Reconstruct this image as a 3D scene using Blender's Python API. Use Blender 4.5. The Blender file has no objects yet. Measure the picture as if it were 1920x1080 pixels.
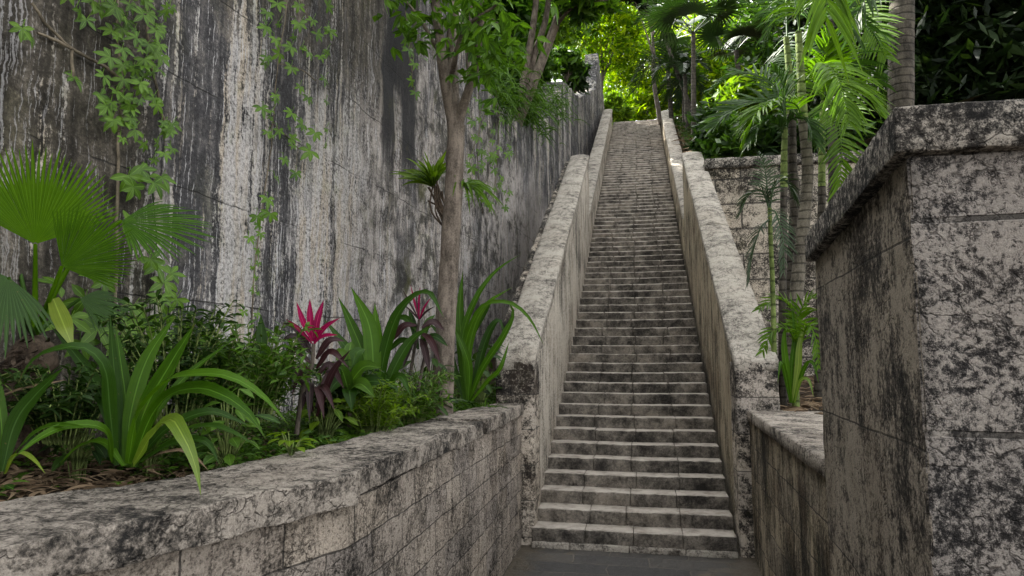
import bpy, math, random
import numpy as np
from math import radians as R
C = bpy.context.scene
COL = C.collection
# ------------------------------------------------------------------ camera, sky, sun, exposure
YAW, PITCH, FPX = R(11.2), R(5.94), 1250.0          # focal length in pixels of a 1920 wide frame
cam = bpy.data.cameras.new('camera')
cam.sensor_width = 36; cam.lens = 36 * FPX / 1920
cam.clip_start = 0.05; cam.clip_end = 2000
co = bpy.data.objects.new('camera', cam); COL.objects.link(co)
co.location = (0, 0, 0); co.rotation_euler = (R(90) + PITCH, 0, YAW)
C.camera = co
SUN_EL, SUN_AZ = R(42), R(-58)                       # azimuth from +Y towards +X
w = bpy.data.worlds.new('World'); C.world = w; w.use_nodes = True
nt = w.node_tree; nt.nodes.clear()
sky = nt.nodes.new('ShaderNodeTexSky'); sky.sky_type = 'NISHITA'; sky.sun_disc = False
sky.sun_elevation = SUN_EL; sky.sun_rotation = SUN_AZ; sky.dust_density = 4.0; sky.ozone_density = 1.0
hs = nt.nodes.new('ShaderNodeHueSaturation'); hs.inputs['Saturation'].default_value = 0.06
bg = nt.nodes.new('ShaderNodeBackground'); bg.inputs['Strength'].default_value = 0.15
ow = nt.nodes.new('ShaderNodeOutputWorld')
nt.links.new(sky.outputs[0], hs.inputs['Color']); nt.links.new(hs.outputs[0], bg.inputs[0]); nt.links.new(bg.outputs[0], ow.inputs[0])
sl = bpy.data.lights.new('sun', 'SUN'); sl.energy = 3.6; sl.angle = R(1.0); sl.color = (1.0, 0.95, 0.86)
so = bpy.data.objects.new('sun', sl); COL.objects.link(so)
so.rotation_euler = (R(90) - SUN_EL, 0, math.pi - SUN_AZ)
C.view_settings.view_transform = 'Standard'; C.view_settings.look = 'None'
C.view_settings.exposure = 2.68; C.view_settings.gamma = 1
C.render.engine = 'CYCLES'
C.cycles.max_bounces = 8; C.cycles.diffuse_bounces = 4; C.cycles.transmission_bounces = 5; C.cycles.glossy_bounces = 2
C.cycles.use_denoising = True

rng = np.random.default_rng(7); random.seed(7)
# ------------------------------------------------------------------ small maths
def _ray(px, py):
    x = (px - 960) / FPX; y = (540 - py) / FPX
    d = np.array([x, math.cos(PITCH) - y * math.sin(PITCH), math.sin(PITCH) + y * math.cos(PITCH)])
    c, s = math.cos(YAW), math.sin(YAW)
    return np.array([c * d[0] - s * d[1], s * d[0] + c * d[1], d[2]])
def at(px, py, Y):
    d = _ray(px, py); return d * (Y / d[1])
def xw(Y): return -1.72 - .055 * (31 - Y)            # face of the tall wall
def on_wall(px, py, off=.03):
    d = _ray(px, py); a = -1.72 - .055 * 31 + off
    return d * (a / (d[0] - .055 * d[1]))
def norm(v): 
    v = np.asarray(v, float); return v / (np.linalg.norm(v, axis=-1, keepdims=True) + 1e-12)
_perm = np.random.default_rng(3).permutation(512)
_grad = norm(np.random.default_rng(4).normal(size=(512, 3)))
def pnoise(p):
    p = np.asarray(p, float); i = np.floor(p).astype(int); f = p - i; u = f * f * f * (f * (f * 6 - 15) + 10)
    r = 0
    for dx in (0, 1):
        for dy in (0, 1):
            for dz in (0, 1):
                h = _perm[(_perm[(_perm[(i[:, 0] + dx) & 511] + i[:, 1] + dy) & 511] + i[:, 2] + dz) & 511]
                g = _grad[h]; d = f - np.array([dx, dy, dz])
                wt = np.where(dx, u[:, 0], 1 - u[:, 0]) * np.where(dy, u[:, 1], 1 - u[:, 1]) * np.where(dz, u[:, 2], 1 - u[:, 2])
                r = r + wt * (g * d).sum(1)
    return r * 1.5
def fbm(p, o=3):
    r = 0; a = 1.0; p = np.asarray(p, float)
    for k in range(o): r = r + a * pnoise(p + 17.3 * k); p = p * 2.03; a *= .5
    return r
def interp_path(pts, n):
    pts = np.asarray(pts, float); m = len(pts)
    if m == 2: return pts[0] + (pts[1] - pts[0]) * np.linspace(0, 1, n)[:, None]
    P = np.vstack([2 * pts[0] - pts[1], pts, 2 * pts[-1] - pts[-2]])
    d = np.r_[0, np.cumsum(np.linalg.norm(np.diff(pts, axis=0), axis=1))]
    out = []
    for s in np.linspace(0, d[-1], n):
        k = min(np.searchsorted(d, s, side='right') - 1, m - 2); t = (s - d[k]) / max(d[k + 1] - d[k], 1e-9)
        a, b, c, e = P[k:k + 4]
        out.append(.5 * (2 * b + (c - a) * t + (2 * a - 5 * b + 4 * c - e) * t * t + (3 * b - a - 3 * c + e) * t ** 3))
    return np.array(out)
# ------------------------------------------------------------------ mesh accumulator
class Acc:
    def __init__(s): s.v = []; s.q = []; s.r = []; s.u = []; s.l = []; s.n = 0
    def add(s, v, q, r=0.5, u=.5, l=0.):
        v = np.asarray(v, float); s.v.append(v); s.q.append(np.asarray(q, int) + s.n)
        s.r.append(np.full(len(v), r) if np.isscalar(r) else np.asarray(r, float)); s.u.append(np.full(len(v), u) if np.isscalar(u) else np.asarray(u, float)); s.l.append(np.full(len(v), l) if np.isscalar(l) else np.asarray(l, float)); s.n += len(v)
    def build(s, name, mat, parent=None, smooth=True):
        v = np.vstack(s.v); r = np.concatenate(s.r)
        if parent is not None: v = v - np.array(parent.location)
        q = np.vstack(s.q)
        me = bpy.data.meshes.new(name)
        me.vertices.add(len(v)); me.vertices.foreach_set('co', v.astype(np.float32).ravel())
        me.loops.add(q.size); me.loops.foreach_set('vertex_index', q.astype(np.int32).ravel())
        me.polygons.add(len(q)); me.polygons.foreach_set('loop_start', (np.arange(len(q)) * 4).astype(np.int32))
        me.polygons.foreach_set('use_smooth', np.full(len(q), smooth))
        a = me.attributes.new('rnd', 'FLOAT', 'POINT'); a.data.foreach_set('value', r.astype(np.float32))
        a = me.attributes.new('across', 'FLOAT', 'POINT'); a.data.foreach_set('value', np.concatenate(s.u).astype(np.float32))
        a = me.attributes.new('along', 'FLOAT', 'POINT'); a.data.foreach_set('value', np.concatenate(s.l).astype(np.float32))
        me.update(calc_edges=True); me.validate()
        me.materials.append(mat)
        o = bpy.data.objects.new(name, me); COL.objects.link(o)
        if parent is not None: o.parent = parent
        return o
def tag(o, label, cat, group=None, kind=None):
    if label: o['label'] = label
    if cat: o['category'] = cat
    if group: o['group'] = group
    if kind: o['kind'] = kind
    return o
def thing(name, label, cat, loc, group=None):
    o = bpy.data.objects.new(name, None); COL.objects.link(o); o.location = tuple(float(x) for x in loc)
    o.empty_display_size = .1
    return tag(o, label, cat, group)
def struct(o): o['kind'] = 'structure'; return o
# ------------------------------------------------------------------ stone solids
def lines(a, b, res, r):
    n = max(1, int(round((b - a - 2 * r) / res)))
    return np.r_[a, a + r * .35, np.linspace(a + r, b - r, n + 1), b - r * .35, b]
def rbox(acc, x0, x1, y0, y1, z0, z1, res=(.1, .1, .1), r=.015, fn=None, disp=.0, dscale=6., chip=0., rnd=.5, keep='xXyYzZ'):
    ax = [lines(x0, x1, res[0], r), lines(y0, y1, res[1], r), lines(z0, z1, res[2], r)]
    V = []; Q = []; n = 0
    for a, side in ((0, 0), (0, 1), (1, 0), (1, 1), (2, 0), (2, 1)):
        if 'xXyYzZ'[a * 2 + side] not in keep: continue
        b, c = [(1, 2), (2, 0), (0, 1)][a]
        U, W = np.meshgrid(ax[b], ax[c], indexing='ij')
        P = np.zeros(U.shape + (3,)); P[..., b] = U; P[..., c] = W; P[..., a] = ax[a][-1] if side else ax[a][0]
        nb, nc = U.shape; idx = np.arange(nb * nc).reshape(nb, nc) + n
        q = np.stack([idx[:-1, :-1], idx[1:, :-1], idx[1:, 1:], idx[:-1, 1:]], -1).reshape(-1, 4)
        if not side: q = q[:, ::-1]
        V.append(P.reshape(-1, 3)); Q.append(q); n += nb * nc
    V = np.vstack(V); Q = np.vstack(Q)
    key = np.round(V * 1e5).astype(np.int64); _, fi, inv = np.unique(key, axis=0, return_index=True, return_inverse=True)
    V = V[fi]; Q = inv.reshape(-1)[Q]
    lo = np.array([x0, y0, z0]) + r; hi = np.array([x1, y1, z1]) - r
    inn = np.clip(V, lo, hi); d = V - inn; L = np.linalg.norm(d, axis=1, keepdims=True)
    nrm = d / np.maximum(L, 1e-9)
    V = np.where(L > 1e-9, inn + nrm * r, V)
    if chip:                                          # worn arrises
        edge = ((np.abs(d) > r * .5).sum(1) >= 2)
        c = np.clip(fbm(V * 9 + 5, 3) + .25, 0, 1.2) * chip
        V = V - nrm * (c * edge)[:, None]
    if fn is not None: V = fn(V)
    if disp:
        D = np.stack([fbm(V * dscale + 31 * k, 3) for k in range(3)], 1)
        V = V + D * disp
    acc.add(V, Q, rnd)
def grid(acc, X, Y, zf, rnd=.5):
    U, W = np.meshgrid(X, Y, indexing='ij'); P = np.stack([U, W, zf(U, W)], -1); a, b = U.shape
    i = np.arange(a * b).reshape(a, b)
    acc.add(P.reshape(-1, 3), np.stack([i[:-1, :-1], i[1:, :-1], i[1:, 1:], i[:-1, 1:]], -1).reshape(-1, 4), rnd)
# ------------------------------------------------------------------ plant pieces
def ribbon(acc, pts, wid, hint, fold=.18, rnd=.5, cup=True):
    pts = np.asarray(pts, float); n = len(pts)
    t = norm(np.gradient(pts, axis=0)); h = np.broadcast_to(np.asarray(hint, float), (n, 3))
    s = norm(np.cross(t, h)); nn = np.cross(s, t)
    wv = np.asarray(wid, float)[:, None] * .5
    Lf = pts - s * wv + nn * wv * fold * 2; Rt = pts + s * wv + nn * wv * fold * 2
    V = np.stack([Lf, pts, Rt], 1).reshape(-1, 3)
    i = np.arange(n - 1)[:, None] * 3
    q = np.vstack([i + np.array([0, 1, 4, 3]), i + np.array([1, 2, 5, 4])])
    acc.add(V, q, rnd, np.tile([-1., 0., 1.], n), np.repeat(np.linspace(0, 1, n), 3))
def tube(acc, pts, rad, ns=10, rough=0., rs=8., ring=0., ringlen=.1, rnd=.5):
    pts = np.asarray(pts, float); n = len(pts); rad = np.broadcast_to(np.asarray(rad, float), (n,)).copy()
    t = norm(np.gradient(pts, axis=0)); ref = np.array([1., .13, .07]) if abs(t[:, 0]).mean() < .8 else np.array([.1, 1., .2])
    s = norm(np.cross(t, ref)); u = np.cross(t, s)
    if ring:
        d = np.r_[0, np.cumsum(np.linalg.norm(np.diff(pts, axis=0), axis=1))]
        ph = (d / ringlen) % 1; rad = rad * (1 + ring * (np.exp(-((ph - .5) / .16) ** 2)))
    a = np.linspace(0, 2 * math.pi, ns, endpoint=False)
    V = pts[:, None] + rad[:, None, None] * (np.cos(a)[None, :, None] * s[:, None] + np.sin(a)[None, :, None] * u[:, None])
    V = V.reshape(-1, 3)
    if rough:
        c = np.repeat(pts, ns, axis=0); V = c + (V - c) * (1 + rough * fbm(V * rs, 3))[:, None]
    i = np.arange(n - 1)[:, None, None] * ns; j = np.arange(ns)[None, :, None]; j2 = (j + 1) % ns
    q = np.concatenate([i + j, i + j2, i + ns + j2, i + ns + j], -1).reshape(-1, 4)
    acc.add(V, q, rnd)
def strap_w(n, w, base=.35, peak=.45):
    t = np.linspace(0, 1, n)
    p = np.where(t < peak, base + (1 - base) * np.sin(t / peak * math.pi / 2), np.cos((t - peak) / (1 - peak) * math.pi / 2) ** 1.05)
    return np.maximum(p, .01) * w
def pinnate(acc, rach, llen, nl, lw=.03, droop=.5, fwd=.6, vee=.25, rnd=.5, up=(0, 0, 1), prof=None, rw=.012, seg=5, stem=.12):
    """feather frond: rachis with two rows of leaflets"""
    pts = interp_path(rach, 40); t = norm(np.gradient(pts, axis=0)); upv = np.asarray(up, float)
    tube(acc, pts, np.linspace(rw, rw * .25, 40), 5, rnd=rnd * .5 + .5)
    for k in range(nl):
        f = stem + (1 - stem) * (k + .5) / nl; x = f * 39; i = int(x); p = pts[i] + (pts[min(i + 1, 39)] - pts[i]) * (x - i); d = t[i]
        s = norm(np.cross(d, upv)); u = np.cross(s, d)
        L = llen * ((.45 + .55 * math.sin(math.pi * min(1, (f - stem) / (1 - stem) * 1.05 + .12))) if prof is None else prof(f))
        for sg in (-1, 1):
            jit = rng.normal(size=3) * .09
            dr = norm(s * sg * (1 - .35 * f) + d * (fwd + .5 * f) + u * vee + jit)
            tt = np.linspace(0, 1, seg)[:, None]
            l = L * rng.uniform(.88, 1.08)
            q = p + dr * l * tt + np.array([0, 0, -1]) * (droop * rng.uniform(.75, 1.25) * l * tt ** 2)
            ribbon(acc, q, lw * np.array([.45, 1, .9, .6, .05] if seg == 5 else [.5, 1, .7, .05]), np.cross(dr, d) * sg + jit, .2, rnd + rng.uniform(-.18, .18))
def fan(acc, hub, d, nrm, rad, spread=R(125), n=38, rnd=.5, droop=.08, free=.55, cone=.1):
    """palmate frond blade: pleated segments fused near the hub, free towards the tips"""
    d = norm(d); nrm = norm(np.asarray(nrm) - d * np.dot(nrm, d)); s = np.cross(d, nrm)
    da = 2 * spread / n
    for k in range(n):
        a = -spread + da * (k + .5); r = rad * (1 - .2 * (abs(a) / spread) ** 2) * rng.uniform(.94, 1.04)
        dr = norm(d * math.cos(a) + s * math.sin(a) + nrm * cone * rng.uniform(.8, 1.2))
        tt = np.array([.02, .2, .4, free, free + (1 - free) * .5, free + (1 - free) * .82, 1.])
        p = hub + dr * (r * tt)[:, None] + np.array([0, 0, -1]) * (droop * rng.uniform(.4, 1.7) * r * np.clip(tt - .45, 0, 1) ** 1.6 * 2)[:, None]
        wv = np.tan(da / 2) * 2.06 * r * tt; wm = wv[3]
        wv[4:] = wm * np.array([.72, .38, .04])
        ribbon(acc, p, wv, np.cross(dr, -np.cross(dr, nrm)) if False else nrm, .16, rnd + rng.uniform(-.13, .13))
def leaflet(acc, p, d, nrm, L, W, rnd=.5, curl=.25, seg=5):
    t = np.linspace(0, 1, seg)[:, None]; d = norm(d)
    q = p + d * L * t - norm(nrm) * curl * L * t ** 2
    prof = np.array([.07, .6, 1., .72, .02]) if seg == 5 else np.array([.1, 1., .7, .02])
    ribbon(acc, q, W * prof, nrm, .12, rnd)
def creeper_leaf(acc, c, out, size, rnd=.5, n=5):
    """five leaflets spread from one point, hanging from the wall"""
    out = norm(out + rng.normal(size=3) * .25); down = norm(np.array([0, 0, -1.]) + rng.normal(size=3) * .45); down = norm(down - out * np.dot(down, out))
    side = np.cross(out, down)
    for a in np.linspace(-1.85, 1.85, n):
        a += rng.normal() * .12
        dr = down * math.cos(a) + side * math.sin(a)
        leaflet(acc, c + out * .02, norm(dr + out * .12), out, size * (1 - .13 * abs(a)) * rng.uniform(.85, 1.1), size * .36, rnd + rng.uniform(-.2, .2), rng.uniform(.1, .4))
def leaf_cloud(acc, cen, n, size, flat=.5, asp=.5, rv=.25, rbase=.5, hang=.3):
    """n loose leaf blades at positions cen (n,3); vectorised"""
    cen = np.asarray(cen); n = len(cen)
    d = norm(rng.normal(size=(n, 3)) * np.array([1, 1, .7]) - np.array([0, 0, hang])); nr = norm(rng.normal(size=(n, 3)) * (1 - flat) + np.array([0, 0, flat * 1.4]))
    s = norm(np.cross(d, nr)); nr = np.cross(s, d)
    L = size * rng.uniform(.6, 1.25, (n, 1)); W = L * asp * .5
    b = cen - d * L * .5; m = cen + nr * L * .08; tip = cen + d * L * .5 - nr * L * .06
    V = np.stack([b, m + s * W - nr * L * .1, tip, m - s * W - nr * L * .1], 1).reshape(-1, 3)
    acc.add(V, np.arange(n * 4).reshape(n, 4), np.repeat(np.clip(rbase + rng.normal(size=n) * rv, 0, 1), 4))
def crown_points(c, rad, nclump, per, spread=.18, hollow=.35):
    c = np.asarray(c, float); rad = np.asarray(rad, float)
    u = norm(rng.normal(size=(nclump, 3))); rr = rng.uniform(hollow, 1, (nclump, 1)) ** .6
    wob = 1 + .35 * fbm(u * 1.7 + c * .37, 2)[:, None]
    k = c + u * rr * rad * wob
    cs = rng.uniform(.5, 1.5, (nclump, 1, 1))
    p = k[:, None] + rng.normal(size=(nclump, per, 3)) * spread * rad.mean() * cs * np.array([1, 1, .55])
    return p.reshape(-1, 3), k
# ------------------------------------------------------------------ materials
class NB:
    def __init__(s, name):
        s.m = bpy.data.materials.new(name); s.m.use_nodes = True; s.t = s.m.node_tree; s.t.nodes.clear()
        s.out = s.n('ShaderNodeOutputMaterial')
    def n(s, typ, **kw):
        x = s.t.nodes.new(typ)
        for k, v in kw.items(): setattr(x, k, v)
        return x
    def put(s, sock, v):
        if v is None: return
        if isinstance(v, bpy.types.NodeSocket): s.t.links.new(v, sock)
        elif isinstance(v, (tuple, list)) and sock.type == 'RGBA': sock.default_value = tuple(v) + ((1,) if len(v) == 3 else ())
        else: sock.default_value = v
    def pos(s): return s.n('ShaderNodeNewGeometry').outputs['Position']
    def sep(s, v): x = s.n('ShaderNodeSeparateXYZ'); s.put(x.inputs[0], v); return x.outputs
    def comb(s, a, b, c):
        x = s.n('ShaderNodeCombineXYZ')
        for i, v in enumerate((a, b, c)): s.put(x.inputs[i], v)
        return x.outputs[0]
    def vm(s, op, a, b=None):
        x = s.n('ShaderNodeVectorMath', operation=op); s.put(x.inputs[0], a)
        if b is not None: s.put(x.inputs[1], b)
        return x.outputs[0]
    def ma(s, op, a, b=None, c=None, clamp=False):
        x = s.n('ShaderNodeMath', operation=op); x.use_clamp = clamp
        for i, v in enumerate((a, b, c)):
            if v is not None: s.put(x.inputs[i], v)
        return x.outputs[0]
    def noise(s, v, scale, detail=5, rough=.6, dist=0., col=False):
        x = s.n('ShaderNodeTexNoise'); s.put(x.inputs['Vector'], v); s.put(x.inputs['Scale'], scale)
        x.inputs['Detail'].default_value = detail; x.inputs['Roughness'].default_value = rough; x.inputs['Distortion'].default_value = dist
        return x.outputs['Color' if col else 'Fac']
    def ss(s, v, a, b, lo=0., hi=1.):
        x = s.n('ShaderNodeMapRange', interpolation_type='SMOOTHSTEP')
        for i, q in enumerate((v, a, b, lo, hi)): s.put(x.inputs[i], q)
        return x.outputs[0]
    def mix(s, f, a, b, bt='MIX'):
        x = s.n('ShaderNodeMix', data_type='RGBA', blend_type=bt); s.put(x.inputs['Factor'], f)
        s.put(x.inputs[6], a); s.put(x.inputs[7], b); return x.outputs[2]
    def ramp(s, f, stops):
        x = s.n('ShaderNodeValToRGB'); e = x.color_ramp.elements
        while len(e) < len(stops): e.new(.5)
        for i, (p, c) in enumerate(stops): e[i].position = p; e[i].color = tuple(c) + (1,)
        s.put(x.inputs[0], f); return x.outputs[0]
    def bump(s, h, st=.5, dist=.02, nrm=None):
        x = s.n('ShaderNodeBump'); s.put(x.inputs['Height'], h); x.inputs['Strength'].default_value = st; x.inputs['Distance'].default_value = dist
        if nrm is not None: s.put(x.inputs['Normal'], nrm)
        return x.outputs[0]
    def bsdf(s, col, rough=.85, nrm=None, spec=.3):
        x = s.n('ShaderNodeBsdfPrincipled'); s.put(x.inputs['Base Color'], col); s.put(x.inputs['Roughness'], rough)
        x.inputs['Specular IOR Level'].default_value = spec
        if nrm is not None: s.put(x.inputs['Normal'], nrm)
        return x.outputs[0]
    def done(s, sh): s.put(s.out.inputs['Surface'], sh); return s.m

def stone(name, pale=(.40, .365, .33), mid=(.19, .172, .155), dark=(.018, .0175, .018), streak=.5, sw=16., sl=1.0, blotch=5., bias=0., contrast=1., speck=.5,
          brick=None, moss=0., brown=.3, bump=.6, top_wear_lit=0., topc=None, zmod=(), flake=.6):
    """weathered limestone: pale stone, black lichen blotches, run-off streaks, pits, optional masonry joints"""
    b = NB(name); P = b.pos(); x, y, z = b.sep(P)
    wv = b.noise(P, 2.3, 4, .6, col=True)
    Pw = b.vm('ADD', P, b.vm('MULTIPLY', b.vm('SUBTRACT', wv, (.5, .5, .5)), (.18, .18, .18)))
    big = b.noise(P, blotch * .22, 4, .55)
    blo = b.noise(Pw, blotch, 9, .72)
    fine = b.noise(P, blotch * 7, 6, .75)
    Ps = b.vm('ADD', P, b.vm('MULTIPLY', b.vm('SUBTRACT', b.noise(P, 7., 3, .6, col=True), (.5, .5, .5)), (.05, .05, .1)))
    st = b.noise(b.vm('MULTIPLY', Ps, (sw, sw, sl)), 1., 6, .65)
    st2 = b.noise(b.vm('MULTIPLY', Ps, (sw * 3.1, sw * 3.1, sl * 2.2)), 1., 4, .6)
    sv = b.ma('ADD', b.ma('MULTIPLY', st, .7), b.ma('MULTIPLY', st2, .3))
    val = b.ma('ADD', b.ma('MULTIPLY', sv, streak), b.ma('MULTIPLY', blo, 1 - streak))
    val = b.ma('ADD', val, b.ma('MULTIPLY', b.ma('SUBTRACT', big, .5), .55))
    crisp = b.noise(P, 46, 5, .72)
    val = b.ma('ADD', val, b.ma('ADD', b.ma('MULTIPLY', b.ma('SUBTRACT', fine, .5), .5 * speck), b.ma('MULTIPLY', b.ma('SUBTRACT', crisp, .5), .55 * speck)))
    for z0, z1, am in zmod: val = b.ma('ADD', val, b.ss(b.ma('ADD', z, b.ma('MULTIPLY', b.ma('SUBTRACT', blo, .5), .35)), z0, z1, 0., am))
    h = .16 / contrast
    t = b.ss(val, .5 - bias - h, .5 - bias + h)
    col = b.ramp(t, [(0., dark), (.3, tuple(.5 * a + .5 * c for a, c in zip(dark, mid))), (.55, mid), (.85, pale), (1., tuple(min(1, a * 1.18) for a in pale))])
    hue = b.noise(P, 1.1, 5, .6)
    col = b.mix(b.ss(hue, .48, .72, 0., brown), col, (.16, .105, .06), 'MIX')
    if moss:
        mm = b.noise(P, 2.6, 6, .65)
        col = b.mix(b.ss(mm, .52, .7, 0., moss), col, (.045, .05, .012))
    pit = b.n('ShaderNodeTexVoronoi'); b.put(pit.inputs['Vector'], Pw); pit.inputs['Scale'].default_value = 38
    pm = b.ss(b.ma('ADD', pit.outputs['Distance'], b.ma('MULTIPLY', b.noise(P, 9, 3), .5)), .3, .42)
    col = b.mix(b.ma('MULTIPLY', b.ma('SUBTRACT', 1., pm), .65), col, tuple(c * .8 for c in dark))
    Pf = b.vm('ADD', P, b.vm('MULTIPLY', b.vm('SUBTRACT', b.noise(P, 13, 3, .6, col=True), (.5, .5, .5)), (.11, .11, .11)))
    vf = b.n('ShaderNodeTexVoronoi', feature='DISTANCE_TO_EDGE'); b.put(vf.inputs['Vector'], Pf); vf.inputs['Scale'].default_value = 15
    em = b.ma('MULTIPLY', b.ss(vf.outputs['Distance'], .09, .0), b.ss(b.noise(P, 6, 5, .7), .45, .6))
    col = b.mix(b.ma('MULTIPLY', em, flake), col, tuple(c * .9 for c in dark))
    gr = b.noise(P, 130, 3, .7)
    col = b.mix(b.ss(gr, .3, .7, 0., .35), b.mix(.5, col, (0, 0, 0)), col) if False else b.mix(1., col, b.ramp(gr, [(.25, (.62, .62, .62)), (.7, (1.12, 1.1, 1.08))]), 'MULTIPLY')
    hgt = b.ma('ADD', b.ma('MULTIPLY', blo, 1.0), b.ma('MULTIPLY', fine, .6)); hgt = b.ma('ADD', hgt, b.ma('MULTIPLY', pm, .35)); hgt = b.ma('ADD', hgt, b.ma('SUBTRACT', b.ma('MULTIPLY', gr, .18), b.ma('MULTIPLY', em, .7)))
    if top_wear_lit:                                          # tops worn clean; upward faces and nosings also painted pale as if lit
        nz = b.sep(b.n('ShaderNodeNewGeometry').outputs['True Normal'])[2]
        col = b.mix(b.ma('MULTIPLY', b.ss(nz, .2, .55), b.ss(blo, .3, .55, top_wear_lit * .6, top_wear_lit)), col, b.mix(1., topc or pale, b.ramp(blo, [(.35, (.72, .7, .68)), (.65, (1.1, 1.1, 1.1))]), 'MULTIPLY'))
    if brick:
        axis, bw, rh, mort = brick[:4]; off = brick[4] if len(brick) > 4 else 0.
        u = {'x': x, 'y': y}[axis]
        wob = b.ma('MULTIPLY', b.ma('SUBTRACT', b.noise(P, 3., 3), .5), .05)
        uv = b.comb(b.ma('ADD', u, wob), b.ma('ADD', b.ma('SUBTRACT', z, off), b.ma('MULTIPLY', wob, .5)), 0.)
        k = b.n('ShaderNodeTexBrick'); b.put(k.inputs['Vector'], uv); k.inputs['Scale'].default_value = 1
        k.inputs['Brick Width'].default_value = bw; k.inputs['Row Height'].default_value = rh; k.inputs['Mortar Size'].default_value = mort
        k.inputs['Mortar Smooth'].default_value = .3; k.inputs['Color1'].default_value = (.78, .78, .8, 1); k.inputs['Color2'].default_value = (1.1, 1.07, 1.02, 1); k.inputs['Mortar'].default_value = (1, 1, 1, 1)
        col = b.mix(1., col, k.outputs['Color'], 'MULTIPLY')
        jm = b.ma('MULTIPLY', k.outputs['Fac'], b.ss(b.noise(P, 4., 4), .28, .45))
        col = b.mix(b.ma('MULTIPLY', jm, .8), col, (.025, .023, .021))
        hgt = b.ma('SUBTRACT', hgt, b.ma('MULTIPLY', jm, 1.2))
    return b.done(b.bsdf(col, .92, b.bump(hgt, bump, .03), .2))

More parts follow.
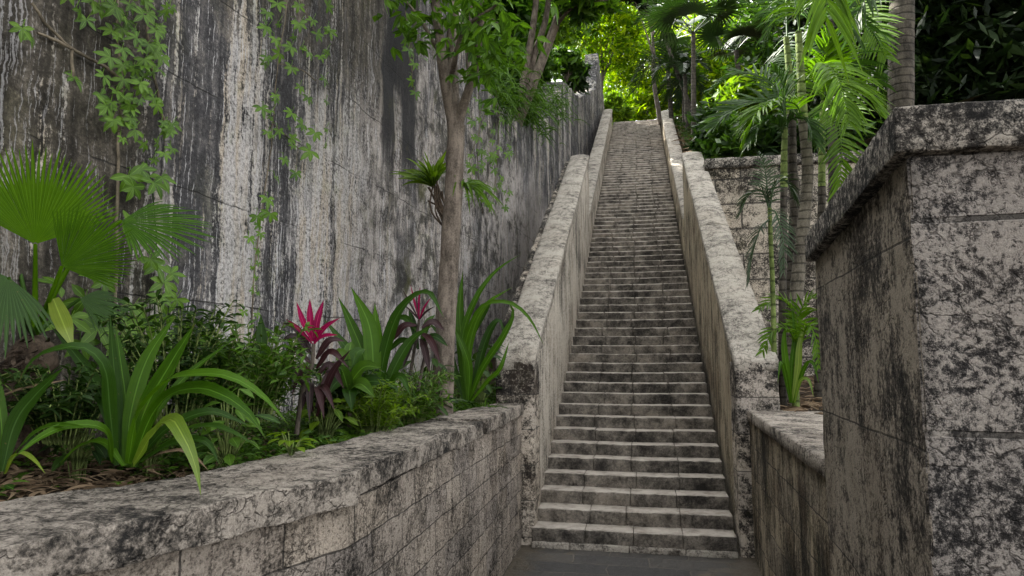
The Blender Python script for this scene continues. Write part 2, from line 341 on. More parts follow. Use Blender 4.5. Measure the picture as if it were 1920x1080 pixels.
def wall_material():
    """the tall wall: slate grey and black run-off bands, white lime drips, brown earthy patches"""
    b = NB('tall_wall_stone'); P = b.pos(); x, y, z = b.sep(P)
    wv = b.noise(P, 1.7, 5, .62, col=True)
    Pw = b.vm('ADD', P, b.vm('MULTIPLY', b.vm('SUBTRACT', wv, (.5, .5, .5)), (.22, .22, .5)))
    Ps = b.vm('ADD', P, b.vm('MULTIPLY', b.vm('SUBTRACT', b.noise(P, 9., 3, .6, col=True), (.5, .5, .5)), (.04, .05, .1)))
    sA = b.noise(b.vm('MULTIPLY', Ps, (6, 11, .38)), 1., 4, .6)          # broad bands
    sB = b.noise(b.vm('MULTIPLY', Ps, (9, 21, .8)), 1., 7, .68)        # drips
    sC = b.noise(b.vm('MULTIPLY', Ps, (9, 70, 2.6)), 1., 4, .6)           # hair-thin runs
    big = b.noise(P, .55, 4, .6); blo = b.noise(Pw, 3.6, 9, .74); fine = b.noise(P, 26, 6, .75)
    def dev(v, k): return b.ma('MULTIPLY', b.ma('SUBTRACT', v, .5), k)
    def one(v): return b.ma('SUBTRACT', 1., v)
    crisp = b.noise(P, 34, 7, .76)
    pal = b.ma('MULTIPLY', b.ss(b.ma('ADD', y, dev(b.noise(P, 1.3, 5), 2.4)), 5.5, 7.6), b.ss(b.ma('ADD', z, dev(b.noise(P, 1.1, 5), 2.6)), 4.6, 3.2))
    earth = b.ma('ADD', b.ss(b.ma('ADD', y, dev(b.noise(P, 2.2, 6), 1.5)), 4.25, 3.5), b.ma('MULTIPLY', b.ss(b.ma('ADD', z, dev(blo, 2.6)), 2.5, 3.4), b.ss(y, 9.5, 6.5)), clamp=True)
    bt = b.ma('ADD', b.ma('ADD', .5, dev(blo, 1.1)), b.ma('ADD', dev(crisp, .9), dev(sA, .9)))
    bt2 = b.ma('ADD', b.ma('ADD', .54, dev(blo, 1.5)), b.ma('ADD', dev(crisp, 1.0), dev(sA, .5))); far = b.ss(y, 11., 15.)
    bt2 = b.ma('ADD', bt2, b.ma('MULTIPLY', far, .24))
    slate = b.ramp(bt, [(.26, (.022, .0215, .023)), (.46, (.055, .054, .058)), (.6, (.11, .106, .107)), (.75, (.23, .214, .204))])
    brn = b.ramp(bt, [(.26, (.02, .017, .013)), (.47, (.055, .048, .037)), (.64, (.11, .096, .076)), (.8, (.25, .22, .18))])
    pst = b.ramp(bt2, [(.28, (.03, .028, .027)), (.42, (.12, .11, .103)), (.52, (.30, .275, .255)), (.68, (.52, .48, .45))])
    col = b.mix(b.ma('MULTIPLY', pal, .9), slate, pst); col = b.mix(b.ma('MULTIPLY', earth, .92), col, brn)
    zone = b.noise(b.vm('MULTIPLY', Ps, (.5, 2.1, .16)), 1., 4, .6)
    keep = b.ma('SUBTRACT', 1., b.ma('MULTIPLY', earth, .55))
    # ragged pale runs, gathered in bands
    rv = b.ma('ADD', b.ma('ADD', sB, dev(crisp, .42)), b.ma('ADD', dev(zone, 1.05), dev(blo, .38))); rv = b.ma('ADD', rv, b.ss(z, 2.6, .9, -.02, .05)); rv = b.ma('SUBTRACT', rv, b.ma('MULTIPLY', earth, .155))
    run = b.ss(rv, .525, .60)
    runc = b.mix(b.ss(b.noise(b.vm('MULTIPLY', Ps, (6, 9, .4)), 1.2, 3), .42, .6), (.54, .52, .505), (.53, .465, .385))
    runc = b.mix(1., runc, b.ramp(crisp, [(.34, (.3, .3, .3)), (.56, (1.1, 1.1, 1.1))]), 'MULTIPLY')
    col = b.mix(b.ma('MULTIPLY', run, b.ma('SUBTRACT', .9, b.ma('MULTIPLY', pal, .35))), col, runc)
    # broad chalky patches, charcoal stains, mossy tint
    ch = b.ma('MULTIPLY', b.ss(b.ma('ADD', b.noise(b.vm('MULTIPLY', Ps, (1, 1.5, .55)), 1.1, 8, .72), dev(crisp, .22)), .54, .60), b.ma('MULTIPLY', b.ss(y, 4.2, 5.2), b.ss(z, 3., 2.)))
    col = b.mix(b.ma('MULTIPLY', ch, .55), col, b.mix(1., (.52, .50, .485), b.ramp(crisp, [(.36, (.45, .45, .45)), (.55, (1.1, 1.1, 1.1))]), 'MULTIPLY'))
    ck = b.ss(b.ma('ADD', b.noise(b.vm('MULTIPLY', b.vm('ADD', Ps, (3.3, 7.1, 1.9)), (1, 1.5, .42)), 1.15, 8, .7), dev(crisp, .2)), .535, .60)
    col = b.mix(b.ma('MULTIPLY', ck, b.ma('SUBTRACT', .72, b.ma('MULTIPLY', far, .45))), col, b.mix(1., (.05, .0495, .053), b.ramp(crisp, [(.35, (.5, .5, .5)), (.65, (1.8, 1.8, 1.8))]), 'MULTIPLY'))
    ms = b.ss(b.noise(P, 1.9, 7, .7), .52, .68); col = b.mix(b.ma('MULTIPLY', ms, .35), col, b.mix(1., col, (.86, .92, .52), 'MULTIPLY'))
    # hair-thin white drips
    dv = b.ma('ADD', b.ma('ADD', sC, dev(crisp, .3)), dev(b.noise(b.vm('MULTIPLY', P, (2, 5, .5)), 1., 3), .3))
    col = b.mix(b.ma('MULTIPLY', b.ma('MULTIPLY', b.ss(dv, .60, .64), keep), .85), col, (.58, .57, .58))
    # dark runs and lichen over the pale part
    kv = b.ma('ADD', b.noise(b.vm('MULTIPLY', Ps, (9, 15, .6)), 1.7, 6, .66), dev(crisp, .4))
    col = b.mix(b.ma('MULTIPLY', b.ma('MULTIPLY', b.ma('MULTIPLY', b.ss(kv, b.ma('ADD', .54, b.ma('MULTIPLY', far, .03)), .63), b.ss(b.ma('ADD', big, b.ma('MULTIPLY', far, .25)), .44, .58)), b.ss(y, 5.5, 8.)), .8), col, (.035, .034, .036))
    lich = b.ma('MULTIPLY', b.ss(b.ma('ADD', b.noise(Pw, 1.9, 10, .78), dev(crisp, .3)), .515, .57), b.ma('MULTIPLY', b.ss(y, 6.2, 8.), b.ss(y, 17., 13.)))
    col = b.mix(b.ma('MULTIPLY', lich, .8), col, (.022, .021, .02))
    # black water-run band
    yy = b.ma('ADD', y, b.ma('MULTIPLY', b.ma('SUBTRACT', b.noise(b.vm('MULTIPLY', P, (1, 3, .5)), 1.4, 5), .5), .55))
    band = b.ma('MULTIPLY', b.ss(yy, 7.25, 7.36), b.ss(yy, 8.35, 8.2)); zz = b.ma('ADD', z, b.ma('MULTIPLY', sB, 1.2))
    band = b.ma('MULTIPLY', band, b.ss(zz, 2.45, 3.3))
    gap = b.ma('MULTIPLY', b.ss(yy, 7.62, 7.66), b.ma('MULTIPLY', b.ss(yy, 7.84, 7.8), b.ss(zz, 4.1, 3.8)))
    col = b.mix(b.ma('MULTIPLY', b.ma('MULTIPLY', band, b.ma('SUBTRACT', 1., gap)), .93), col, (.02, .02, .022))
    # green algae
    alg = b.ma('MULTIPLY', b.ss(b.noise(b.vm('MULTIPLY', Pw, (1, 1, .4)), 2.4, 6, .65), .56, .7), b.ss(b.ma('ABSOLUTE', b.ma('SUBTRACT', y, 8.6)), 3.4, .6))
    col = b.mix(b.ma('MULTIPLY', alg, .55), col, (.085, .085, .02))
    # big block joints
    wob = b.ma('MULTIPLY', b.ma('SUBTRACT', b.noise(P, 1.5, 4), .5), .10)
    k = b.n('ShaderNodeTexBrick'); b.put(k.inputs['Vector'], b.comb(b.ma('ADD', y, wob), b.ma('ADD', b.ma('ADD', z, .39), wob), 0.)); k.inputs['Scale'].default_value = 1
    k.inputs['Brick Width'].default_value = 2.6; k.inputs['Row Height'].default_value = .79; k.inputs['Mortar Size'].default_value = .007; k.inputs['Mortar Smooth'].default_value = .5
    jm = b.ma('MULTIPLY', k.outputs['Fac'], b.ss(b.noise(P, 2.1, 4), .42, .58))
    col = b.mix(b.ma('MULTIPLY', jm, .75), col, (.02, .019, .018))
    gr = b.noise(P, 90, 4, .7)
    col = b.mix(1., col, b.ramp(gr, [(.25, (.6, .6, .6)), (.72, (1.15, 1.13, 1.12))]), 'MULTIPLY')
    h = b.ma('ADD', b.ma('MULTIPLY', blo, .8), b.ma('MULTIPLY', crisp, .8)); h = b.ma('ADD', h, b.ma('MULTIPLY', run, .25)); h = b.ma('ADD', h, b.ma('MULTIPLY', gr, .15)); h = b.ma('SUBTRACT', h, b.ma('MULTIPLY', jm, .8))
    return b.done(b.bsdf(col, .9, b.bump(h, .75, .03), .25))

def leaf_mat(name, a, c, rough=.4, trans=.35, tcol=None, spec=.5, tip=.7):
    """a..c: the range of leaf colours, picked per leaf; light passes through the blade"""
    b = NB(name); at_ = b.n('ShaderNodeAttribute'); at_.attribute_name = 'rnd'
    P = b.pos(); f = b.ma('ADD', at_.outputs['Fac'], b.ma('MULTIPLY', b.ma('SUBTRACT', b.noise(P, 14, 3), .5), .5), clamp=True)
    col = b.mix(f, a, c)
    ac = b.n('ShaderNodeAttribute'); ac.attribute_name = 'across'; ab = b.ma('ABSOLUTE', ac.outputs['Fac'])
    sv = b.noise(b.comb(b.ma('MULTIPLY', ac.outputs['Fac'], 9.), b.ma('MULTIPLY', at_.outputs['Fac'], 50.), 0.), 1., 3, .7)
    col = b.mix(1., col, b.ramp(sv, [(.3, (.72, .72, .72)), (.7, (1.25, 1.22, 1.15))]), 'MULTIPLY')
    col = b.mix(b.ss(ab, .11, .03, 0., .5), col, tuple(min(1, q * 1.9 + .03) for q in c))
    bl = b.noise(P, 3.1, 6, .7)
    col = b.mix(b.ss(bl, .62, .75, 0., .35), col, tuple(.6 * u + .4 * v for u, v in zip(c, (.22, .17, .04))))
    al = b.n('ShaderNodeAttribute'); al.attribute_name = 'along'
    tipv = b.ma('ADD', b.ma('ADD', al.outputs['Fac'], b.ma('MULTIPLY', b.ma('SUBTRACT', b.noise(P, 18, 4, .7), .5), .5)), b.ma('MULTIPLY', b.ma('MULTIPLY', ab, ab), .06))
    col = b.mix(b.ss(tipv, .97, 1.1, 0., tip), col, (.15, .10, .045))
    spots = b.noise(P, 42, 4, .7)
    col = b.mix(b.ss(spots, .66, .72, 0., tip * .8), col, (.11, .085, .03))
    pr = b.bsdf(col, rough, b.bump(b.ma('ADD', b.noise(P, 60, 2), b.ma('MULTIPLY', sv, 1.5)), .25, .004), spec)
    tr = b.n('ShaderNodeBsdfTranslucent'); b.put(tr.inputs[0], b.mix(1., col, tcol or (1.5, 1.6, .6), 'MULTIPLY'))
    mx = b.n('ShaderNodeMixShader'); mx.inputs[0].default_value = trans; b.put(mx.inputs[1], pr); b.put(mx.inputs[2], tr.outputs[0])
    return b.done(mx.outputs[0])
def bark_mat(name, a, c, ringlen=0., vs=3.):
    b = NB(name); P = b.pos(); x, y, z = b.sep(P)
    n1 = b.noise(b.vm('MULTIPLY', P, (1, 1, .35)), 14 * vs / 3, 8, .7); n2 = b.noise(P, 3.5, 5, .65); n3 = b.noise(P, 70, 4, .7)
    f = b.ma('ADD', b.ma('MULTIPLY', n1, .6), b.ma('MULTIPLY', n2, .4)); f = b.ma('ADD', f, b.ma('MULTIPLY', b.ma('SUBTRACT', n3, .5), .3))
    col = b.ramp(b.ss(f, .34, .66), [(0., a), (.6, c), (1., tuple(min(1, q * 1.5) for q in c))])
    h = b.ma('ADD', n1, b.ma('MULTIPLY', n3, .4))
    if ringlen:
        ph = b.ma('FRACT', b.ma('DIVIDE', b.ma('ADD', z, b.ma('MULTIPLY', n2, .05)), ringlen)); rg = b.ss(b.ma('ABSOLUTE', b.ma('SUBTRACT', ph, .5)), .16, .03)
        col = b.mix(b.ma('MULTIPLY', rg, .65), col, tuple(q * .45 for q in a)); h = b.ma('SUBTRACT', h, b.ma('MULTIPLY', rg, .8))
    return b.done(b.bsdf(col, .9, b.bump(h, .6, .012), .2))
def soil_mat(name, a=(.018, .013, .009), c=(.07, .05, .033)):
    b = NB(name); P = b.pos(); n = b.noise(P, 9, 9, .75); n2 = b.noise(P, 60, 5, .75)
    col = b.ramp(b.ma('ADD', b.ma('MULTIPLY', n, .6), b.ma('MULTIPLY', n2, .4)), [(.35, a), (.65, c)])
    return b.done(b.bsdf(col, .95, b.bump(b.ma('ADD', n, n2), .8, .03), .15))
def paving_mat():
    b = NB('dark_paving'); P = b.pos(); x, y, z = b.sep(P)
    wob = b.vm('MULTIPLY', b.vm('SUBTRACT', b.noise(P, 2.4, 4, .6, col=True), (.5, .5, .5)), (.16, .12, 0.))
    k = b.n('ShaderNodeTexBrick'); b.put(k.inputs['Vector'], b.vm('ADD', P, wob)); k.inputs['Scale'].default_value = 1
    k.inputs['Brick Width'].default_value = .78; k.inputs['Row Height'].default_value = .3; k.inputs['Mortar Size'].default_value = .008; k.inputs['Mortar Smooth'].default_value = .4
    k.inputs['Color1'].default_value = (.036, .036, .038, 1); k.inputs['Color2'].default_value = (.066, .062, .058, 1); k.inputs['Mortar'].default_value = (.11, .1, .09, 1)
    n = b.noise(P, 7, 8, .72); n2 = b.noise(P, 45, 5, .7)
    col = b.mix(1., k.outputs['Color'], b.ramp(n, [(.3, (.5, .5, .5)), (.7, (1.6, 1.5, 1.35))]), 'MULTIPLY')
    col = b.mix(b.ss(b.noise(P, 2.2, 6, .7), .58, .68, 0., .5), col, (.15, .115, .07))
    ed = b.ma('ADD', b.ma('ABSOLUTE', b.ma('ADD', x, .17)), b.ma('MULTIPLY', b.ma('SUBTRACT', n, .5), .7))
    col = b.mix(b.ma('MULTIPLY', b.ss(ed, .85, 1.12), .8), col, b.mix(1., (.075, .06, .042), b.ramp(n2, [(.3, (.4, .4, .4)), (.7, (1.7, 1.7, 1.6))]), 'MULTIPLY'))
    h = b.ma('SUBTRACT', b.ma('ADD', n, b.ma('MULTIPLY', n2, .5)), b.ma('MULTIPLY', k.outputs['Fac'], 1.1))
    return b.done(b.bsdf(col, b.ss(n, .3, .7, .45, .8), b.bump(h, .8, .03), .4))

M = {
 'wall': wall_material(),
 'coping': stone('coping_stone', pale=(0.396, 0.366, 0.318), mid=(0.260, 0.239, 0.208), dark=(0.043, 0.038, 0.035), streak=.0, blotch=9, bias=.10, contrast=0.84, brown=.2, bump=.8, speck=.9),
 'planter_coping': stone('planter_coping_stone', pale=(0.411, 0.367, 0.317), mid=(0.237, 0.210, 0.180), dark=(0.022, 0.021, 0.020), streak=0., blotch=8., bias=.05, contrast=0.84, brown=.15, bump=1., speck=1.1),
 'planter_wall': stone('planter_wall_stone', pale=(0.477, 0.425, 0.369), mid=(0.272, 0.240, 0.206), dark=(0.025, 0.023, 0.021), streak=.5, sw=15, sl=2.6, blotch=12, bias=.06, contrast=0.90, brown=.2, bump=1., speck=1.2, brick=('y', .42, .2, .0045, -.64)),
 'inner': stone('parapet_side_stone', pale=(0.510, 0.466, 0.400), mid=(0.237, 0.214, 0.182), streak=.85, sw=15, sl=.5, blotch=6, bias=.07, contrast=1.20, brown=.3, bump=.7, flake=.3, speck=.8),
 'inner_right': stone('parapet_right_side_stone', pale=(0.389, 0.334, 0.247), mid=(0.181, 0.155, 0.111), dark=(0.018, 0.016, 0.013), streak=.85, sw=15, sl=.5, blotch=6, bias=.05, contrast=1.14, brown=.4, bump=.7, flake=.3, moss=.4),
 'pier': stone('pier_stone', pale=(0.477, 0.432, 0.376), mid=(0.202, 0.183, 0.158), streak=.1, blotch=9, bias=.035, contrast=1.32, brown=.25, bump=.7, zmod=[(-.47, -.38, -.075)], speck=.8, brick=('x', 3., .385, .006, -.415), moss=.2),
 'step': stone('step_stone', pale=(0.283, 0.253, 0.214), mid=(0.182, 0.164, 0.141), dark=(0.025, 0.023, 0.021), streak=0., blotch=5., bias=-.03, contrast=0.60, topc=(0.468, 0.424, 0.372), brown=.1, bump=.7, moss=.06, top_wear_lit=1., zmod=[(1.5, 8., .07)], flake=.35),
 'lowwall': stone('low_wall_stone', pale=(0.399, 0.345, 0.262), mid=(0.171, 0.149, 0.113), dark=(0.013, 0.012, 0.009), streak=.8, sw=13, sl=.8, blotch=7, bias=.0, contrast=1.14, brown=.4, bump=.8, moss=.4, brick=('y', .6, .3, .006)),
 'gate_front': stone('end_wall_front_stone', pale=(0.554, 0.509, 0.458), mid=(0.192, 0.179, 0.167), dark=(.022, .021, .022), streak=0., blotch=40, bias=.035, contrast=1.0, brown=.15, bump=1., zmod=[(.46, .62, -.10), (.26, .33, .09), (.44, .38, .0), (-.22, -.30, -.015)], speck=1.3, brick=('x', 6., .65, .011, -.23)),
 'gate_side': stone('end_wall_side_stone', pale=(0.411, 0.362, 0.292), mid=(0.152, 0.134, 0.111), dark=(0.016, 0.015, 0.014), streak=.42, sw=17, sl=1.0, blotch=9, bias=.06, contrast=1.20, brown=.35, bump=.8, moss=.2, speck=.8, brick=('y', 6., .65, .005, -.28)),
 'gate_cap': stone('end_wall_coping_stone', pale=(0.466, 0.427, 0.371), mid=(0.152, 0.141, 0.126), dark=(0.015, 0.015, 0.015), streak=.05, blotch=27, bias=-.02, contrast=1.0, brown=.2, bump=.9, speck=1.2),
 'backwall': stone('back_wall_stone', pale=(0.488, 0.443, 0.376), mid=(0.192, 0.175, 0.148), dark=(0.016, 0.015, 0.015), streak=.15, blotch=6, bias=.03, contrast=1.44, brown=.08, bump=.8, speck=1., brick=('x', 1.0, .52, .02), moss=.25),
 'paving': paving_mat(), 'soil': soil_mat('bed_soil'), 'hill': soil_mat('hill_soil', (.02, .018, .008), (.075, .065, .028)),
 'litter': leaf_mat('dry_leaf', (.07, .045, .028), (.26, .19, .125), .8, .1, (1, 1, 1), .1),
 'strap': leaf_mat('strap_leaf', (.016, .052, .002), (.06, .145, .005), .45, .38, spec=.16),
 'strap_y': leaf_mat('yellowing_strap_leaf', (.05, .125, .006), (.17, .23, .025), .42, .35),
 'strap_dk': leaf_mat('dark_strap_leaf', (.009, .03, .002), (.026, .072, .004), .42, .28, spec=.16),
 'fan': leaf_mat('fan_leaf', (.028, .08, .003), (.085, .19, .003), .45, .42, spec=.15),
 'palm': leaf_mat('palm_leaf', (.024, .065, .004), (.10, .20, .005), .45, .42, spec=.15),
 'palm_dk': leaf_mat('dark_palm_leaf', (.014, .038, .008), (.036, .09, .010), .42, .32, spec=.2),
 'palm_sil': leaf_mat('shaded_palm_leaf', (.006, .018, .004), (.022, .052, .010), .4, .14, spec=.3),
 'creeper': leaf_mat('creeper_leaf', (.022, .064, .004), (.10, .20, .016), .42, .3, spec=.3),
 'shrub': leaf_mat('shrub_leaf', (.02, .056, .006), (.08, .17, .015), .5, .35, spec=.25),
 'shrub_dk': leaf_mat('dark_shrub_leaf', (.008, .024, .004), (.03, .07, .009), .5, .3, spec=.25),
 'lime': leaf_mat('lime_leaf', (.045, .10, .006), (.14, .23, .012), .5, .5, spec=.25),
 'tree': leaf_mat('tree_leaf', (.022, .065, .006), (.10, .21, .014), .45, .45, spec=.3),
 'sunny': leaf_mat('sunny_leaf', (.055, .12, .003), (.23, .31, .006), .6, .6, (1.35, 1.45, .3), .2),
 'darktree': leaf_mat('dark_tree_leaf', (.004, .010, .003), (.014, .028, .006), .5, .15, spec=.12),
 'pink': leaf_mat('pink_leaf', (.14, .003, .035), (.36, .008, .085), .45, .35, (1.2, .6, 1.), spec=.08),
 'plum': leaf_mat('plum_leaf', (.010, .007, .007), (.034, .012, .014), .4, .12, (1.3, .8, .9), .2),
 'bark': bark_mat('grey_brown_bark', (.045, .036, .028), (.15, .124, .10)),
 'bark_dk': bark_mat('dark_bark', (.03, .024, .02), (.09, .075, .06)),
 'palm_trunk': bark_mat('ringed_palm_trunk', (.035, .031, .024), (.12, .107, .083), .11),
 'palm_trunk_dk': bark_mat('dark_palm_trunk', (.016, .014, .011), (.062, .054, .043), .12),
 'cane': bark_mat('green_cane', (.05, .075, .018), (.13, .17, .05), .13),
 'fibre': bark_mat('palm_fibre', (.022, .016, .012), (.075, .055, .04), 0, 6),
 'stem': bark_mat('vine_stem', (.05, .042, .03), (.15, .125, .09)),
}
# ------------------------------------------------------------------ ground, hills
G = -2.045                                            # level of the paving
a = Acc(); grid(a, [-600, -60, -8, -3.5, -1.9, 0, .7, 6, 60, 600], [-600, -60, -6, 0, 4, 7.36, 12, 60, 600], lambda x, y: 0 * x + G)
struct(a.build('ground', M['paving'], smooth=False))
def hill_left(x, y):                                   # behind the tall wall
    top = np.interp(y, [-10, 11, 15, 18.5, 20, 23, 27, 31, 40], [5.0, 4.7, 5.0, 6.6, 8.0, 9.0, 10.4, 11.05, 11.1])
    d = np.clip(xw(np.minimum(y, 31)) - x, 0, 40)
    return top + d * .42 * np.clip((y + 14) / 16, 0, 1) + .3 * pnoise(np.stack([x.ravel() * .5, y.ravel() * .5, 0 * x.ravel()], 1)).reshape(x.shape) * np.clip(d, 0, 1)
a = Acc(); ys_ = np.linspace(-10, 32, 64)
U = np.linspace(0, 1, 20) ** 1.6
P = np.zeros((20, 64, 3))
for j, yv in enumerate(ys_):
    xs = xw(yv) - .25 - U * 38; P[:, j, 0] = xs; P[:, j, 1] = yv; P[:, j, 2] = hill_left(xs, np.full(20, yv))
i = np.arange(20 * 64).reshape(20, 64); a.add(P.reshape(-1, 3), np.stack([i[:-1, :-1], i[1:, :-1], i[1:, 1:], i[:-1, 1:]], -1).reshape(-1, 4)[:, ::-1])
struct(a.build('left_hillside', M['hill']))
def hill_right(x, y):
    return np.interp(y, [14, 15, 31, 40], [3.9, 4.0, 11.0, 11.1]) + np.clip(x - 3, 0, 40) * .34 + .25 * pnoise(np.stack([x.ravel() * .7, y.ravel() * .7, 0 * x.ravel()], 1)).reshape(x.shape)
a = Acc(); grid(a, np.linspace(1.38, 45, 46), np.linspace(14.35, 32, 40), hill_right); struct(a.build('right_hillside', M['hill']))
def plateau(x, y):
    return 11.0 + np.clip(y - 36, 0, 99) * .10 + np.clip(np.abs(x) - 6, 0, 40) * .3 * np.clip((y - 30) / 6, 0, 1) + .1 * pnoise(np.stack([x.ravel(), y.ravel(), 0 * x.ravel()], 1)).reshape(x.shape)
a = Acc(); grid(a, np.r_[-45:-4:14j, np.linspace(-3.8, 4, 16), 6:45:14j], np.linspace(31.4, 85, 40), plateau); struct(a.build('hilltop', M['hill']))
# ------------------------------------------------------------------ staircase
NS = 83
def nose(n): return -1.84 + (n * .1464 if n <= 14 else 14 * .1464 + (n - 14) * .1612)
def stair_z(Y):
    n = (Y - 7.4) / .29; return np.where(n < 14, -1.84 + n * .1464, .2096 + (n - 14) * .1612)
st = thing('stone_staircase', 'long steep flight of worn grey limestone steps climbing to the trees', 'staircase', (-.17, 7.3, G))
a = Acc()
xs = [-1.25, -.83, -.2, .38, .9]
for k in range(4): rbox(a, xs[k] + .003, xs[k + 1] - .003, 7.36, 7.75, G - .1, G + .06, (.06, .08, .05), .012, disp=.006, chip=.012)
a.build('foundation_slab', M['coping'], st)
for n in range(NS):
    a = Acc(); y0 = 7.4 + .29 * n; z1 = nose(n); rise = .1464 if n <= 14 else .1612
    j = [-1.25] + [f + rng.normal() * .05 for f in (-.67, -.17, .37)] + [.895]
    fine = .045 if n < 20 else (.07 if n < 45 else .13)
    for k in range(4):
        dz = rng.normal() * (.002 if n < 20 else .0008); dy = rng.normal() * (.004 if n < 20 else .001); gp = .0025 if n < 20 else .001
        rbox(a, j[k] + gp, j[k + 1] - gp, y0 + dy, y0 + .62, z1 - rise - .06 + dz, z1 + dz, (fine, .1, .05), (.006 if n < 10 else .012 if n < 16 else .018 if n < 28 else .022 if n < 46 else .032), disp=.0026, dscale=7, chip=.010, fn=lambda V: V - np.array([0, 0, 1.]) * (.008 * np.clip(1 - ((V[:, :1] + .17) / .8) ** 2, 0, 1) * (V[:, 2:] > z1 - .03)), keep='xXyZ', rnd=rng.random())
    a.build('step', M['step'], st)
# ------------------------------------------------------------------ parapets
def lowz(Y): return -.03 + np.where(Y < 7.95, 0, 0) + .587 * np.clip(Y - 7.43, 0, 99)
def upz(Y): return 4.94 + .556 * (Y - 18.5)
def parapet(label, x0, x1, y0, y1, top, mats, pier=True, ledge=0, arch=.035):
    t = thing('stair_parapet', label, 'parapet', ((x0 + x1) / 2, y0, float(top(np.array(y0))) - 2))
    xc, hw = (x0 + x1) / 2, (x1 - x0) / 2
    yb = y0 + (.0 if not pier else .42)
    a = Acc()                                         # the wall under the coping, bottom below the steps
    def fb(V):
        f = (V[:, 2]); tz = top(V[:, 1]) - .12; bz = np.where(pier, np.maximum(G - .05, stair_z(V[:, 1]) - .8), stair_z(V[:, 1]) - .9)
        if pier: bz = np.full(len(V), G - .05)
        V = V.copy(); V[:, 2] = bz + (tz - bz) * f
        return V
    rbox(a, x0 + .012, x1 - .012, yb, y1 - .02, 0, 1, (.14, .12, .05), .004, fn=fb, disp=.012, dscale=4)
    a.build('wall_body', mats[0], t)
    if pier:
        a = Acc(); z1 = float(top(np.array(y0))) - .012
        rbox(a, x0, x1, y0, yb - .004, G - .05, z1, (.05, .06, .05), .014, disp=.008, chip=.02); a.build('end_pier', mats[1], t)
    # coping stones, saddle-backed
    L = 1.25; yy = y0 - .004; 
    while yy < y1 - .1:
        ye = min(yy + L * rng.uniform(.85, 1.2), y1)
        if y1 - ye < .5: ye = y1
        a = Acc(); dz = rng.normal() * .006
        def fc(V):
            V = V.copy(); q = (V[:, 0] - xc) / hw
            V[:, 2] = top(V[:, 1]) + V[:, 2] + dz + arch * (1 - q * q) * (V[:, 2] > -.06) * np.clip((V[:, 1] - y0 - .1) / .5, 0, 1)
            V[:, 0] += .01 * pnoise(V * np.array([0, 1.3, 0]) + 3); return V
        rbox(a, x0 - .004, x1 + .004, yy + .003, ye - .003, -.12, 0, (.045, .06, .05), .007, fn=fc, disp=.004, dscale=6, chip=.01)
        a.build('coping_stone', mats[2], t); yy = ye
    if ledge:
        a = Acc()
        def fl(V):
            V = V.copy(); V[:, 2] += top(V[:, 1]); return V
        rbox(a, x0 - ledge, x0 - .014, y0 + .9, y1, -.26, -.07, (.04, .05, .04), .05, fn=fl, disp=.024, dscale=5); a.build('rubble_ledge', mats[1], t)
    return t
parapet('lower left stair parapet with pale sloping coping, its square end pier meeting the planter wall', -1.66, -1.22, 7.43, 15.75, lowz, (M['inner'], M['pier'], M['coping']), True, .13)
parapet('lower right stair parapet with sloping coping, its square end pier beside the right-hand low wall', .93, 1.37, 7.43, 15.45, lowz, (M['inner_right'], M['pier'], M['coping']))
parapet('upper left stair parapet, lower and slimmer, running up against the tall streaked wall', -1.64, -1.235, 15.77, 30.1, upz, (M['inner'], M['pier'], M['coping']), False)
parapet('upper right stair parapet, lower and slimmer, climbing to the palms at the top', .905, 1.3, 15.47, 28.7, upz, (M['inner_right'], M['pier'], M['coping']), False)
# ------------------------------------------------------------------ tall wall on the left
t = thing('retaining_wall', 'very tall streaked black and white stone wall hung with creepers on the left', 'wall', (xw(8), 8, -1))
WT_Y = [-9, 8.6, 10.9, 11.4, 12.9, 14.6, 15.2, 17, 18.5, 19.3, 20, 21.7, 23.2, 25, 27, 28.3, 29.5, 29.8, 31.9]
WT_Z = [7., 7., 5.3, 4.95, 5.05, 5.25, 5.5, 6.2, 7.0, 7.9, 8.6, 9.0, 9.3, 10.1, 11.1, 11.7, 13.9, 13.7, 12.1]
a = Acc()
def fw(V):
    V = V.copy(); top = np.interp(V[:, 1], WT_Y, WT_Z) + .12 * pnoise(np.stack([V[:, 1] * 2.1, 0 * V[:, 1], 0 * V[:, 1]], 1))
    bz = np.interp(V[:, 1], [-9, 8, 15.5, 31], [G - .1, -1.2, -1.0, 8]); V[:, 2] = bz + (top - bz) * V[:, 2]; V[:, 0] = xw(V[:, 1]) + V[:, 0]; return V
rbox(a, -.6, 0, -9, 31.9, 0, 1, (.2, .09, .02), .01, fn=fw, disp=.022, dscale=2.2); a.build('wall_face', M['wall'], t)
# ------------------------------------------------------------------ planter wall, left
def xo(Y): return np.interp(Y, [-1, 0, .9, 1.78, 2.23, 2.82, 2.95, 4.9, 7.43], [-2.9, -2.42, -1.95, -1.62, -1.46, -1.235, -1.285, -1.31, -1.34])
def xi(Y): return np.interp(Y, [-1, 0, 2.0, 2.6, 3.85, 5.2, 7.43], [-3.3, -2.95, -2.28, -1.96, -1.82, -1.84, -1.66])
def xf(Y): return np.interp(Y, [-1, 0, .9, 1.78, 2.23, 2.82, 2.95, 7.43], [-2.97, -2.49, -2.02, -1.70, -1.53, -1.32, -1.31, -1.36])
pz = -.515
pl = thing('planter_wall', 'low mossy block planter wall with thick worn coping, bending along the left of the path', 'wall', (-1.45, 3, G))
a = Acc()
def fp(V): 
    V = V.copy(); f = V[:, 0]; V[:, 0] = xf(V[:, 1]) * f + (xi(V[:, 1]) + .03) * (1 - f); return V
rbox(a, 0, 1, -1, 7.42, G - .05, pz - .125, (.3, .05, .05), .004, fn=fp, disp=.012, dscale=7); a.build('wall_body', M['planter_wall'], pl)
cuts = [-1, .1, 1.15, 2.32, 2.86, 3.75, 4.65, 5.5, 6.45, 7.425]
